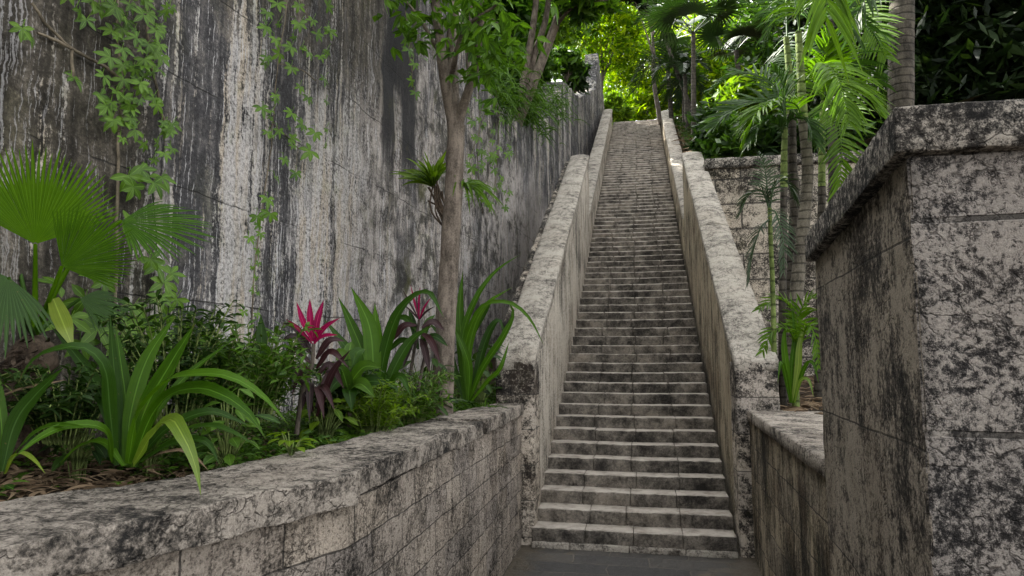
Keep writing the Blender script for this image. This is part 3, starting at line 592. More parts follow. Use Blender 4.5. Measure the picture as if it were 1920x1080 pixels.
for c0, c1 in zip(cuts[:-1], cuts[1:]):
    a = Acc(); near = c1 < 2.9; dz = rng.normal() * .006; dx = rng.normal() * .012
    def fq(V):
        V = V.copy(); f = V[:, 0]; V[:, 0] = (xo(V[:, 1]) + dx) * f + xi(V[:, 1]) * (1 - f); V[:, 2] += dz; return V
    rbox(a, 0, 1, c0 + (.009 if near else .003), c1 - (.006 if near else .003), pz - .12 - (.012 if near else 0), pz, (.045, .022, .024), .008, fn=None, disp=0, chip=0)
    V = fq(a.v[0]); D = np.stack([fbm(V * 5 + 31 * k, 4) for k in range(3)], 1); V = V + D * (.008 if near else .006) + .004 * np.stack([fbm(V * 21 + 31 * k, 3) for k in range(3)], 1)
    b_ = np.clip(fbm(V * 3.3 + 9, 3), 0, 1)[:, None] * (V[:, 2:3] > pz - .04) * np.clip((V[:, 0:1] - (xo(V[:, 1:2]) - .10)) / .1, 0, 1)
    V = V - np.clip(b_ - .33, 0, 1) * np.array([[.09, 0, .05]]); a.v[0] = V
    a.build('coping_slab', M['planter_coping'], pl)
def soil_l(x, y):
    return -.62 + .12 * np.clip(y - 7.6, 0, 99) + np.clip(-1.9 - x, 0, 3) * .06 + .025 * fbm(np.stack([x.ravel() * 3, y.ravel() * 3, 0 * x.ravel()], 1)).reshape(x.shape)
a = Acc(); Yv = np.linspace(-1, 17, 150); P = np.zeros((24, 150, 3))
for j, yv in enumerate(Yv):
    x1 = xi(yv) + .05 if yv < 7.43 else -1.6
    xx = np.linspace(xw(yv) - .1, x1, 24); P[:, j, 0] = xx; P[:, j, 1] = yv; P[:, j, 2] = soil_l(xx, np.full(24, yv))
i = np.arange(24 * 150).reshape(24, 150); a.add(P.reshape(-1, 3), np.stack([i[:-1, :-1], i[1:, :-1], i[1:, 1:], i[:-1, 1:]], -1).reshape(-1, 4)); struct(a.build('planter_soil', M['soil']))
# ------------------------------------------------------------------ right side: low wall, end wall, back wall
lw = thing('low_wall', 'low stained wall with flat coping between the right stair pier and the end wall', 'wall', (1.2, 5.5, G))
def lx(Y): return np.interp(Y, [3.5, 4.15, 7.43], [.935, .952, 1.05])
a = Acc()
def f1(V): V = V.copy(); V[:, 0] += lx(V[:, 1]); return V
rbox(a, .012, .5, 3.905, 7.42, G - .05, -.655, (.12, .07, .06), .004, fn=f1, disp=.012, dscale=6); a.build('wall_body', M['lowwall'], lw)
for c0, c1 in ((3.952, 5.0), (5.0, 6.2), (6.2, 7.425)):
    a = Acc(); rbox(a, -.012, .72, c0 + .003, c1 - .003, -.652, -.55, (.05, .05, .04), .008, fn=f1, disp=.005, dscale=7, chip=.012); a.build('coping_slab', M['planter_coping'], lw)
ew = thing('end_wall', 'massive lichen-blotched block wall end with dark overhanging coping, close on the right', 'wall', (2, 2.6, G))
def ex(Y): return np.interp(Y, [2.2, 3.9], [0, .12])
a = Acc()
def f2(V): 
    V = V.copy(); k = np.clip(1 - (V[:, 0] - .8) / 1.5, 0, 1); V[:, 0] += ex(V[:, 1]) * k; return V
def f2c(V):
    V = f2(V); V[:, 2] -= np.interp(V[:, 1], [2.2, 3.9], [0, .10]) * 1; return V
rbox(a, .815, 4.6, 2.235, 3.9, G - .05, .63, (.06, .06, .06), .008, fn=f2, disp=.005, dscale=6, chip=.01)
V = a.v[0]; V[:, 2] -= np.interp(V[:, 1], [2.2, 3.9], [0, .10]) * np.clip((V[:, 2] + 2) / 2.6, 0, 1)
body = a.build('wall_body', M['gate_front'], ew)
body.data.materials.append(M['gate_side'])
nr = np.zeros(len(body.data.polygons) * 3); body.data.polygons.foreach_get('normal', nr); nr = nr.reshape(-1, 3)
body.data.polygons.foreach_set('material_index', (np.abs(nr[:, 0]) > .7).astype(np.int32))
for c0, c1 in ((.775, 2.6), (2.6, 4.7)):
    a = Acc(); rbox(a, c0 + (.0 if c0 < 1 else .004), c1 - .003, 2.195, 3.95, .632, .775, (.05, .05, .035), .006, fn=f2c, disp=.003, dscale=9, chip=.008); a.build('coping_slab', M['gate_cap'], ew)
bw = thing('back_wall', 'tall dark-jointed block wall behind the ringed palm stems, with flat pale coping', 'wall', (5, 14.1, -.6))
a = Acc(); rbox(a, 1.30, 12, 14.0, 14.5, -.8, 3.86, (.1, .2, .1), .01, disp=.02, dscale=4); a.build('wall_body', M['backwall'], bw)
a = Acc()
for c in np.arange(1.30, 12, 1.5): rbox(a, c + .004, c + 1.496, 13.93, 14.55, 3.865, 4.08, (.1, .1, .06), .02, disp=.012, chip=.02)
a.build('coping', M['gate_cap'], bw)
a = Acc()
def soil_r(x, y): return -.60 + .02 * fbm(np.stack([x.ravel() * 3, y.ravel() * 3, 0 * x.ravel()], 1)).reshape(x.shape) + np.clip(y - 9, 0, 9) * .05
grid(a, np.linspace(1.2, 14, 60), np.linspace(3.5, 14.2, 50), soil_r); struct(a.build('right_bed_soil', M['soil']))

# ================================================================== PLANTS
Z = np.array([0, 0, 1.])
def view(p): return -norm(p)
def leaf_hint(pts, k=.5):
    """blade normal between facing up and facing the open side of the bed"""
    pts = np.asarray(pts); t = norm(np.gradient(pts, axis=0)); v = norm(-pts)
    h = norm(v * k + Z * (1 - k)); h = h - t * (h * t).sum(1, keepdims=True); return norm(h)
def px_path(path, n=12): return interp_path([at(*p) for p in path], n)
# ---- broad strap-leaved plants
def strap_plant(name, label, cat, base, leaves, group=None, mats='strap'):
    t = thing(name, label, cat, base, group)
    for L in leaves:
        path, wd = L[0], L[1]; k = L[2] if len(L) > 2 else .5; m = L[3] if len(L) > 3 else mats; lab = L[4] if len(L) > 4 else None
        pts = px_path(path, 18); a = Acc()
        pts = pts + np.array([0, 0, .006]) * fbm(pts * 6, 2)[:, None]
        wv = strap_w(18, wd * .76, .38, .5) * (1 + .06 * pnoise(pts * 11))
        ribbon(a, pts, wv, leaf_hint(pts, k), .13, rng.uniform(.25, .85)); o = a.build('leaf', M[m], t)
        if lab: o['label'] = lab
    return t
b = at(228, 882, 2.5); Y = 2.5
strap_plant('strap_leaf_plant', 'large clump of broad strap leaves behind the coping, one leaf drooping over it', 'plant', b, [
  ([(218, 872, 2.5), (219, 760, 2.5), (212, 670, 2.48), (206, 588, 2.45)], .062, .3, 'strap_dk'),
  ([(232, 870, 2.52), (236, 760, 2.55), (228, 690, 2.56), (217, 610, 2.56)], .075, .75),
  ([(236, 872, 2.5), (246, 770, 2.52), (278, 670, 2.56), (331, 590, 2.6)], .085, .8),
  ([(246, 872, 2.5), (272, 770, 2.5), (318, 685, 2.5), (367, 604, 2.5)], .095, .8),
  ([(240, 870, 2.46), (262, 772, 2.4), (330, 708, 2.3), (420, 704, 2.28), (490, 740, 2.3), (541, 796, 2.34)], .085, .42),
  ([(248, 868, 2.45), (292, 765, 2.38), (350, 730, 2.3), (410, 738, 2.25), (462, 772, 2.22), (498, 824, 2.2)], .095, .6),
  ([(250, 872, 2.44), (286, 815, 2.32), (318, 788, 2.2), (346, 822, 2.1), (366, 874, 2.05), (377, 930, 2.0)], .085, .7, 'strap_y', 'yellowing strap leaf hanging over the coping'),
  ([(216, 868, 2.45), (206, 770, 2.4), (196, 690, 2.34), (158, 651, 2.28), (100, 655, 2.22), (60, 678, 2.2), (35, 718, 2.18)], .08, .4, 'strap_dk'),
  ([(222, 866, 2.55), (200, 770, 2.6), (160, 690, 2.66), (95, 612, 2.7)], .075, .7, 'strap_dk'),
  ([(254, 868, 2.56), (318, 800, 2.62), (395, 772, 2.68), (470, 800, 2.74)], .07, .5, 'strap_dk'),
  ([(244, 868, 2.58), (296, 770, 2.66), (356, 700, 2.75), (438, 636, 2.82)], .045, .6),
  ([(210, 866, 2.42), (196, 806, 2.32), (132, 799, 2.22), (77, 818, 2.14), (18, 864, 2.06)], .055, .5, 'strap', 'pale green low leaf arching left'),
  ([(256, 866, 2.6), (340, 812, 2.5), (410, 800, 2.46), (486, 838, 2.44)], .06, .35, 'strap_dk'),
  ([(258, 868, 2.4), (330, 830, 2.36), (385, 828, 2.34), (412, 872, 2.33)], .06, .5, 'strap_dk'),
  ([(232, 874, 2.4), (196, 830, 2.45), (150, 836, 2.5), (110, 872, 2.5)], .05, .5),
  ([(262, 872, 2.42), (300, 852, 2.35), (350, 846, 2.3), (392, 884, 2.25)], .03, .5, 'litter', 'dead brown leaf'),
])
strap_plant('strap_leaf_plant', 'strap-leaved plant cut by the left picture edge, below the fan palm', 'plant', at(2, 880, 2.3), [
  ([(4, 884, 2.3), (26, 800, 2.32), (66, 740, 2.34), (121, 688, 2.36)], .085, .6, 'strap_dk'),
  ([(0, 884, 2.3), (4, 820, 2.3), (-4, 740, 2.3), (-20, 660, 2.3)], .06, .7),
  ([(8, 888, 2.28), (40, 838, 2.22), (90, 800, 2.2), (172, 802, 2.16)], .05, .5),
  ([(2, 884, 2.32), (-40, 800, 2.4), (-110, 770, 2.4), (-180, 800, 2.4)], .08, .5),
  ([(10, 888, 2.2), (30, 850, 2.1), (60, 858, 2.05), (86, 890, 2.0)], .028, .5, 'strap_y'),
  ([(0, 886, 2.2), (-20, 840, 2.1), (-60, 830, 2.05), (-100, 870, 2.0)], .05, .5),
])
strap_plant('strap_leaf_plant', 'upright paddle-leaved plant between the two red cordylines', 'plant', at(700, 775, 4.9), [
  ([(696, 770, 4.9), (690, 700, 4.9), (672, 640, 4.92), (634, 556, 4.96)], .13, .85),
  ([(700, 770, 4.85), (700, 690, 4.85), (692, 610, 4.88), (658, 538, 4.92)], .17, .85),
  ([(702, 770, 4.95), (704, 690, 4.97), (705, 630, 4.98), (703, 568, 5.0)], .16, .85, 'strap'),
  ([(706, 770, 4.9), (722, 660, 4.88), (752, 580, 4.86), (800, 548, 4.82), (832, 594, 4.7)], .13, .45, 'strap_dk'),
  ([(694, 770, 4.85), (672, 690, 4.8), (640, 640, 4.72), (606, 596, 4.68)], .10, .7, 'strap_dk'),
  ([(708, 770, 5.0), (740, 690, 5.05), (770, 640, 5.1), (812, 610, 5.12)], .12, .6, 'strap_dk'),
  ([(690, 770, 4.75), (660, 730, 4.6), (640, 720, 4.5), (628, 752, 4.45)], .10, .5, 'strap_dk'),
  ([(706, 770, 4.75), (735, 720, 4.62), (752, 706, 4.55), (770, 742, 4.45)], .10, .6, 'strap_dk'),
])
strap_plant('strap_leaf_plant', 'long-leaved plant right of the tree trunk, one leaf arching over the stair parapet', 'plant', at(876, 752, 6.75), [
  ([(872, 750, 6.75), (866, 660, 6.75), (862, 580, 6.78), (868, 508, 6.8)], .14, .85),
  ([(874, 750, 6.7), (866, 640, 6.7), (892, 560, 6.72), (930, 508, 6.78), (978, 476, 6.85)], .085, .6),
  ([(876, 750, 6.7), (872, 650, 6.66), (905, 575, 6.6), (955, 568, 6.55), (992, 596, 6.5), (1020, 648, 6.45)], .085, .5),
  ([(876, 750, 6.8), (880, 650, 6.85), (908, 576, 6.9), (962, 538, 6.95)], .10, .6),
  ([(880, 750, 6.7), (905, 690, 6.65), (938, 640, 6.6), (962, 590, 6.6), (950, 560, 6.6)], .10, .6),
  ([(878, 750, 6.6), (880, 690, 6.55), (868, 650, 6.5), (845, 600, 6.5)], .10, .7),
  ([(882, 750, 6.9), (910, 640, 6.95), (935, 600, 7.), (948, 640, 7.05)], .12, .5, 'strap_dk'),
  ([(884, 752, 6.6), (915, 715, 6.5), (938, 690, 6.45), (955, 640, 6.5)], .07, .6),
  ([(872, 752, 6.85), (850, 690, 6.9), (834, 640, 6.95), (800, 600, 7.)], .12, .6, 'strap_dk'),
  ([(868, 752, 6.9), (880, 640, 7.), (908, 590, 7.1), (925, 560, 7.1)], .12, .6, 'strap_dk'),
])
strap_plant('strap_leaf_plant', 'single blunt upright leaf shoot among the feathery undergrowth left of the cordyline', 'plant', at(492, 690, 3.6), [
  ([(492, 700, 3.6), (491, 660, 3.6), (490, 625, 3.6), (489, 588, 3.6)], .085, .9, 'strap_dk'), ([(494, 700, 3.6), (510, 670, 3.6), (530, 650, 3.6), (556, 660, 3.6)], .04, .5, 'strap')])
# ---- cordylines
def cordyline(label, base, stems, leaves, group='red cordylines in the planter'):
    t = thing('cordyline', label, 'plant', base, group)
    for s in stems: a = Acc(); tube(a, px_path(s, 14), np.linspace(.016, .012, 14), 7, .12, 30); a.build('stem', M['bark_dk'], t)
    for (c, tip, wd, m, sag) in leaves:
        p0 = at(*c); p1 = at(*tip); mid = (p0 + p1) / 2 + np.array([0, -.02, sag]); a = Acc(); pts = interp_path([p0, mid, p1], 12)
        ribbon(a, pts, strap_w(12, wd, .3, .5), leaf_hint(pts, .7), .2, rng.random()); a.build('leaf', M[m], t)
Yc = 3.9
top = (588, 650, Yc)
cordyline('pink-topped cordyline with dark drooping lower leaves, left of the paddle-leaved plant', at(560, 812, Yc), [[(556, 815, Yc), (566, 740, Yc), (584, 690, Yc), (588, 645, Yc)]],
  [((586, 640, Yc), (556, 566, 3.85), .036, 'pink', 0), ((588, 640, Yc), (581, 560, 3.92), .042, 'pink', .0), ((589, 640, Yc), (607, 562, 3.95), .042, 'pink', 0),
   ((589, 642, Yc), (638, 596, 3.85), .032, 'pink', .02), ((588, 645, Yc), (634, 628, 3.75), .032, 'pink', .02), ((586, 645, Yc), (536, 598, 3.85), .026, 'pink', .02), ((588, 648, Yc), (612, 606, 4.0), .032, 'pink', 0)]
 + [((588 + dx * .08, 655 + k * 9, Yc), (588 + dx, ty, Yc + dy), .045, 'plum', sg) for k, (dx, ty, dy, sg) in enumerate([(-58, 606, .05, .05), (-62, 640, -.1, .07), (60, 640, .05, .06), (-64, 690, -.05, .1), (66, 690, -.1, .1), (-40, 740, -.2, .1), (58, 730, .1, .12), (-8, 790, -.25, .08), (20, 785, -.22, .08), (-48, 720, .15, .1), (40, 770, -.2, .1), (-60, 664, .2, .06), (60, 668, .2, .06), (-22, 770, -.2, .1), (70, 655, -.1, .06)])])
Yd = 5.35
cordyline('thin dark red cordyline on two bare canes, in front of the tree trunk', at(772, 780, Yd), [[(758, 785, Yd), (768, 710, Yd), (780, 640, Yd), (786, 600, Yd)], [(776, 785, Yd), (786, 720, Yd), (796, 670, Yd), (800, 640, Yd)]],
  [((786, 600, Yd), (760 + x, 540 + yv, Yd + d), .018, 'pink' if x in (10, 28, 48) else 'plum', .01) for x, yv, d in [(-6, 2, 0), (10, -6, .1), (28, -4, -.1), (48, 18, 0), (56, 34, -.1), (-4, 30, -.1), (20, 8, .1)]]
 + [((786 + dx * .1, 610 + k * 5, Yd), (786 + dx, ty, Yd + d), .06, m, .06) for k, (dx, ty, d, m) in enumerate([(-50, 640, 0, 'plum'), (48, 620, .1, 'plum'), (-46, 600, .1, 'strap_dk'), (40, 680, -.2, 'plum'), (-30, 690, -.2, 'plum'), (20, 700, -.2, 'plum'), (55, 650, 0, 'strap_dk'), (-58, 660, .1, 'strap_dk'), (30, 590, .15, 'strap_dk'), (-20, 580, .1, 'strap_dk')])])
# small glossy dracaena by the first cordyline
cordyline('low glossy green cordyline without red leaves, right of the pink-topped one', at(655, 800, 4.3), [[(655, 800, 4.3), (656, 740, 4.3), (655, 690, 4.3)]],
  [((655, 700 + k * 5, 4.3), (655 + dx, ty, 4.3 + d), .095, 'strap_dk' if k % 2 else 'shrub', .06) for k, (dx, ty, d) in enumerate([(-30, 660, 0), (30, 655, .1), (5, 640, .1), (-55, 700, -.1), (60, 690, -.1), (-40, 740, -.2), (48, 745, -.2), (5, 770, -.25), (-20, 690, -.2), (75, 720, 0)])], None)
# ---- fan palm, left
fp_ = thing('fan_palm', 'young fan palm with big pleated round fronds against the wall at far left', 'palm', at(45, 800, 2.75))
cr = at(64, 628, 2.75)
a = Acc(); tube(a, interp_path([at(30, 850, 2.75), at(44, 760, 2.75), at(58, 680, 2.75), cr], 24), np.r_[np.linspace(.14, .1, 20), .09, .08, .06, .04], 14, .3, 14); 
for k in range(160):
    p = at(58 + rng.normal() * 16, rng.uniform(640, 790), 2.72); p[1] -= rng.uniform(0, .1); d = norm(np.array([rng.normal(), -.6, -rng.uniform(.0, 1)])); leaflet(a, p, d, -Z, rng.uniform(.06, .14), .02, rng.random())
a.build('trunk', M['fibre'], fp_)
def frond(path, d, nrm, rad, spread, m='fan', n=38, droop=.08, rnd=.6, cone=.08, base=None):
    pts = px_path(path, 16); pts[0] = cr if base is None else base; a = Acc(); tube(a, interp_path([pts[0], pts[8], pts[-1]], 14), np.linspace(.016, .008, 14), 6, rnd=.9); fan(a, pts[-1], d, nrm, rad, spread, n, rnd, droop, .62, cone); return a.build('frond', M[m], fp_)
vx = norm(at(150, 500, 2.7)); rt = norm(np.cross(vx, Z)); up = np.cross(rt, vx)       # right, up as seen across the bed
frond([(64, 628, 2.75), (66, 540, 2.7), (66, 458, 2.62)], up * 1 + rt * .02 - vx * .15, -vx + up * .1, .47, R(62), droop=.0, rnd=.75)
frond([(64, 628, 2.7), (85, 580, 2.6), (116, 500, 2.5)], up * .72 + rt * .75 + vx * .15, -vx * .5 - up * .25 + rt * .1, .33, R(66), droop=.02, rnd=.3)
frond([(68, 625, 2.75), (150, 470, 2.8), (228, 414, 2.8)], rt * 1 - up * .12 - vx * .25, -vx * .5 + up * .75, .42, R(70), 'fan', 34, .10, .08)
frond([(60, 630, 2.6), (40, 590, 2.45), (16, 520, 2.35)], -rt * .5 - up * .75 - vx * .3, up * .2 - vx, .30, R(80), 'palm_dk', 30, .2, .5)
frond([(66, 625, 2.8), (110, 590, 2.9), (150, 560, 2.95)], rt * .9 - up * .35 + vx * .1, up * .7 - vx * .6, .26, R(60), 'palm_dk', 26, .2, .5)
frond([(60, 625, 2.85), (40, 520, 2.95), (30, 470, 2.98)], up * .5 - rt * .85, -vx, .34, R(60), 'palm_dk', 34, .05, .4)
a = Acc(); q = px_path([(100, 560, 2.6), (112, 590, 2.55), (124, 620, 2.5), (138, 655, 2.5)], 10); ribbon(a, q, strap_w(10, .075, .6, .5), leaf_hint(q, .9), .05, .9); o = a.build('dead_frond', M['strap_y'], fp_)
a = Acc(); q = px_path([(-10, 748, 2.4), (40, 730, 2.38), (80, 722, 2.38), (124, 712, 2.4)], 10); ribbon(a, q, strap_w(10, .022, .6, .5), leaf_hint(q, .5), .2, .9); a.build('dead_frond', M['litter'], fp_)
# ---- creepers on the tall wall
def creeper(label, stems, clusters, size, sr=.008, small=0, group='creepers on the tall wall', name='wall_creeper'):
    base = on_wall(*stems[0][-1]); t = thing(name, label, 'creeper', base, group)
    a = Acc()
    for s in stems: q = interp_path([on_wall(px, py, .035) for px, py in s], 26); q = q + .012 * np.stack([fbm(q * 7 + 5 * k, 2) for k in range(3)], 1); tube(a, q, np.linspace(sr * .7, sr, 26), 5)
    a.build('stem', M['stem'], t); a = Acc()
    nw = norm(np.array([1, -.055, 0]))
    for c in clusters:
        px, py = c[0], c[1]; sc = c[2] if len(c) > 2 else 1.
        off = rng.uniform(.08, .2); p = on_wall(px, py, off); w0 = on_wall(px + rng.uniform(-12, 12), py - 15, .035)
        tube(a, np.array([w0, (w0 + p) / 2 + np.array([.02, 0, .03]), p]), .0028, 4, rnd=.9)
        creeper_leaf(a, p, norm(nw + norm(-p) * .8 + Z * .5), size * sc * rng.uniform(.85, 1.12), rng.uniform(.3, .85), 5)
    a.build('foliage', M['creeper'], t); return t
c1 = [(rng.uniform(170, 320), rng.uniform(-10, 250), rng.uniform(.45, .95)) for k in range(46)] + [(44, 66), (40, 55, .8), (133, 150, 1.1), (140, 18), (185, 14, .9), (160, 40, .8), (212, 14), (235, 40), (265, 30), (290, 60), (255, 75), (210, 62), (285, 95), (270, 112), (228, 96), (205, 110), (250, 128), (300, 108), (230, 150), (262, 160), (215, 176), (196, 200, 1.1), (242, 205), (232, 232), (268, 150), (320, 235, 1.05), (250, 245, .9), (200, 225), (185, 180), (285, 185), (310, 15, .8), (240, 10), (270, 5), (340, -20), (180, -20), (220, -30), (120, -15), (290, 268, .8), (305, 290, .7), (286, 300, .6), (320, 280, .6), (265, 268, .8), (225, 262, .7)]
creeper('leafy creeper hanging at upper left, on a bare straight stem', [[(222, -60), (218, 60), (228, 150), (222, 255), (219, 400), (215, 590), (210, 700)], [(60, 5), (100, 60), (136, 92), (190, 120), (225, 150)], [(136, 92), (140, 150)], [(270, -40), (280, 80), (300, 200), (318, 240)], [(70, 62), (136, 92)]], c1, .09, .012)
c2 = [(rng.uniform(490, 615), rng.uniform(-10, 300), rng.uniform(.4, .8)) for k in range(22)] + [(500, 25), (520, 10), (495, 55), (515, 75, .9), (560, 12), (585, 40, .9), (612, 12, 1.1), (560, 45), (592, 65), (618, 60, 1.1), (545, 90), (575, 100), (600, 108), (520, 100), (545, 128), (605, 150, .9), (560, 165, .9), (490, 205, 1.15), (575, 185), (545, 215), (565, 235), (590, 250, 1.1), (520, 245, .9), (580, 285, 1.5), (545, 262), (500, 250, .8), (530, 300), (552, 325), (515, 335, .8), (500, 375), (480, 405, 1.05), (505, 400), (482, 425, .6), (465, 448, .9), (488, 440, .6), (478, 470, .6), (470, 500, .5), (482, 495, .5), (476, 520, .5), (468, 545, .45), (480, 550, .45), (455, 585, .7), (540, -20), (600, -20), (480, 590, .5), (505, -30)]
creeper('long creeper trailing down the middle of the tall wall to a thin tip', [[(545, -60), (530, 60), (520, 120), (512, 220), (505, 300), (490, 400), (478, 500), (472, 620)], [(522, 118), (560, 128), (590, 150)], [(545, -40), (590, 60)], [(512, 230), (560, 280)]], c2, .092, .007)
c3 = [(240, 330, 1.), (262, 320, .9), (285, 345, 1.1), (300, 335, .9), (232, 420, 1.1), (245, 350), (290, 500, .9), (305, 530, .9), (318, 515, .8), (280, 485, .7), (300, 560, .8), (250, 575, .9), (175, 510, .8), (190, 530, .9), (160, 560), (205, 600, .9), (235, 610), (270, 600), (180, 620), (310, 590, .8), (340, 610, .8), (285, 640), (130, 600), (150, 640), (330, 560, .7), (265, 660), (215, 650), (105, 540, .8), (195, 575, .8), (245, 640, .9), (310, 630, .9)]
t3 = creeper('dark creeper sprawling over the foot of the tall wall behind the fan palm', [[(275, 300), (285, 360), (292, 440), (295, 540), (280, 640), (270, 720)], [(292, 480), (310, 540), (320, 620)], [(215, 560), (180, 600), (150, 640)]], c3, .14, .006)
t3.children[1].data.materials[0] = M['shrub_dk']
c4 = [(rng.uniform(872, 960), rng.uniform(180, 390), rng.uniform(.5, .9)) for k in range(60)] + [(760, 70, .8), (765, 95, .8), (775, 120, .7), (770, 150, .6), (778, 175, .6), (758, 45, .8)]
creeper('small-leaved creeper on the wall right of the tree trunk', [[(890, 120), (900, 220), (895, 300), (905, 400)], [(930, 170), (935, 260), (925, 380)], [(760, 20), (770, 120), (778, 180)], [(915, 200), (880, 300)]], c4, .17, .008)
# ---- foreground tree
tr = thing('slender_tree', 'slender grey-trunked tree standing in the planter beside the left stair pier', 'tree', at(826, 790, 6.1))
a = Acc(); Yt = 6.1
tube(a, px_path([(824, 800, Yt), (829, 740, Yt), (836, 600, Yt), (845, 450, Yt), (852, 330, Yt), (856, 235, Yt)], 40), np.interp(np.linspace(0, 1, 40), [0, .08, .3, 1], [.15, .108, .096, .085]), 16, .10, 9)
a.build('trunk', M['bark'], tr)
for pth, r0, r1 in [([(853, 255, Yt), (850, 200, Yt), (846, 120, Yt + .1), (850, 40, Yt + .2), (852, -80, Yt + .3)], .075, .045), ([(849, 230, Yt), (836, 160, Yt - .1), (826, 90, Yt - .2), (816, 0, Yt - .3), (800, -120, Yt - .4)], .06, .035),
                    ([(858, 240, Yt), (868, 200, Yt - .05), (880, 165, Yt - .1), (890, 130, Yt - .2), (900, 50, Yt - .3), (915, -60, Yt - .4)], .05, .028), ([(880, 165, Yt - .1), (878, 100, Yt + .1), (884, 0, Yt + .2)], .022, .014), ([(846, 150, Yt), (868, 60, Yt - .4), (930, 10, Yt - .6)], .03, .012), ([(830, 110, Yt), (790, 40, Yt - .3), (760, 0, Yt - .4)], .025, .01)]:
    a = Acc(); tube(a, px_path(pth, 22), np.linspace(r0, r1, 22), 10, .12, 9); a.build('branch', M['bark'], tr)
a = Acc(); cs = []
for (px, py, Yq, s) in [(780, 15, 5.7, 26), (765, -20, 5.7, 30), (800, 50, 5.8, 30), (880, 60, 5.6, 40), (920, 40, 5.5, 40), (950, 70, 5.4, 32), (905, 100, 5.5, 36), (965, 90, 5.4, 18), (870, 20, 5.7, 40), (930, -20, 5.5, 50), (830, -40, 5.8, 60), (890, 130, 5.6, 22), (775, 60, 5.8, 16), (985, 60, 5.4, 12), (845, 70, 6.2, 30), (880, 150, 5.8, 16), (740, 0, 5.6, 14)]:
    c = at(px, py, Yq); cs.append(c + rng.normal(size=(int(s * .45), 3)) * np.array([.16, .2, .13]))
cs.append(np.array([-1.8, 6.2, 6.0]) + rng.normal(size=(1500, 3)) * np.array([.9, .9, .7]))
cc = np.vstack(cs)
for p in cc:
    ax = norm(rng.normal(size=3) * np.array([1, 1, .6]) - Z * .35); nr = norm(Z + rng.normal(size=3) * .45)
    for k in range(3): 
        sd = norm(np.cross(ax, nr)); d = norm(ax + sd * (k - 1) * rng.uniform(.6, 1.1)); leaflet(a, p + ax * .02 * k, d, nr, rng.uniform(.08, .15), rng.uniform(.045, .07), rng.uniform(.1, .9), rng.uniform(.1, .5), 4)
a.build('crown', M['tree'], tr)
# ---- rosette epiphytes by the trunk
def rosette(name, label, cen, n, L, wd, m, tilt, up=.5, sag=.5, group=None, cat='plant', stem=None):
    t = thing(name, label, cat, cen, group)
    if stem is not None: a = Acc(); stem(a); a.build('root_mass', M['fibre'], t)
    a = Acc()
    for k in range(n):
        az = rng.uniform(0, 2 * math.pi); el = rng.uniform(.1, 1.2) * up; d = norm(np.array([math.cos(az), math.sin(az), el * 1.6]) + np.asarray(tilt)); l = L * rng.uniform(.6, 1.1)
        tt = np.linspace(0, 1, 9)[:, None]; pts = cen + d * l * tt - Z * sag * l * tt ** 2.2 * rng.uniform(.6, 1.3)
        ribbon(a, pts, strap_w(9, wd * rng.uniform(.8, 1.15), .3, .45), norm(Z + norm(-np.asarray(cen)) * .7 - d * .2), .22, rng.uniform(.2, .9))
    a.build('leaves', M[m], t); return t
ep = at(812, 352, 6.4)
def roots(a):
    for k in range(15): tube(a, interp_path([ep + rng.normal(size=3) * .05, at(826 + rng.normal() * 10, 380 + rng.uniform(0, 20), 6.35), at(840 + rng.normal() * 4, 410 + rng.uniform(0, 40), 6.2)], 8), .009, 5, .3, 20)
rosette('nest_fern', 'bright green strap-leaved fern rosette perched left of the tree trunk', ep, 54, .50, .055, 'lime', (-.35, -.5, .4), .9, .35, 'ferns perched on the tree', stem=roots)
rosette('nest_fern', 'drooping darker fern rosette perched right of the tree trunk', at(868, 350, 6.3), 40, .42, .035, 'palm', (.7, -.2, .05), .5, .8, 'ferns perched on the tree')
# ---- grass hanging over the broken wall top
def grass_clump(name, label, cen, n, L, wd, m, spreadv, sag, group, out=(0, 0, .6), cat='grass'):
    a = Acc()
    for k in range(n):
        p = np.asarray(cen) + rng.normal(size=3) * np.asarray(spreadv); az = rng.uniform(0, 2 * math.pi); d = norm(np.array([math.cos(az), math.sin(az), rng.uniform(.2, 1.4)]) + np.asarray(out)); l = L * rng.uniform(.5, 1.15)
        tt = np.linspace(0, 1, 7)[:, None]; pts = p + d * l * tt - Z * sag * l * tt ** 2 * rng.uniform(.6, 1.4); ribbon(a, pts, wd * np.array([.7, 1, 1, .85, .65, .4, .06]), norm(rng.normal(size=3) * .5 + Z + .001), .25, rng.random())
    o = a.build(name, M[m]); return tag(o, label, cat, group)
G1 = 'grass tufts hanging from the broken wall top'
for (px, py, n, L, lab) in [(930, 180, 260, .9, 'grass tuft hanging over the wall edge nearest the slender tree'), (985, 205, 340, 1.15, 'largest shaggy grass tuft drooping into the notch of the wall top'), (1035, 195, 220, .9, 'grass tuft hanging below the leaning trunks at the right end of the notch')]:
    c = on_wall(px, py, -.05); grass_clump('hanging_grass', lab, c, int(n * 1.2), L * .58, .028, 'shrub', (.22, .6, .25), 1.0, G1, (.7, -.35, .2))
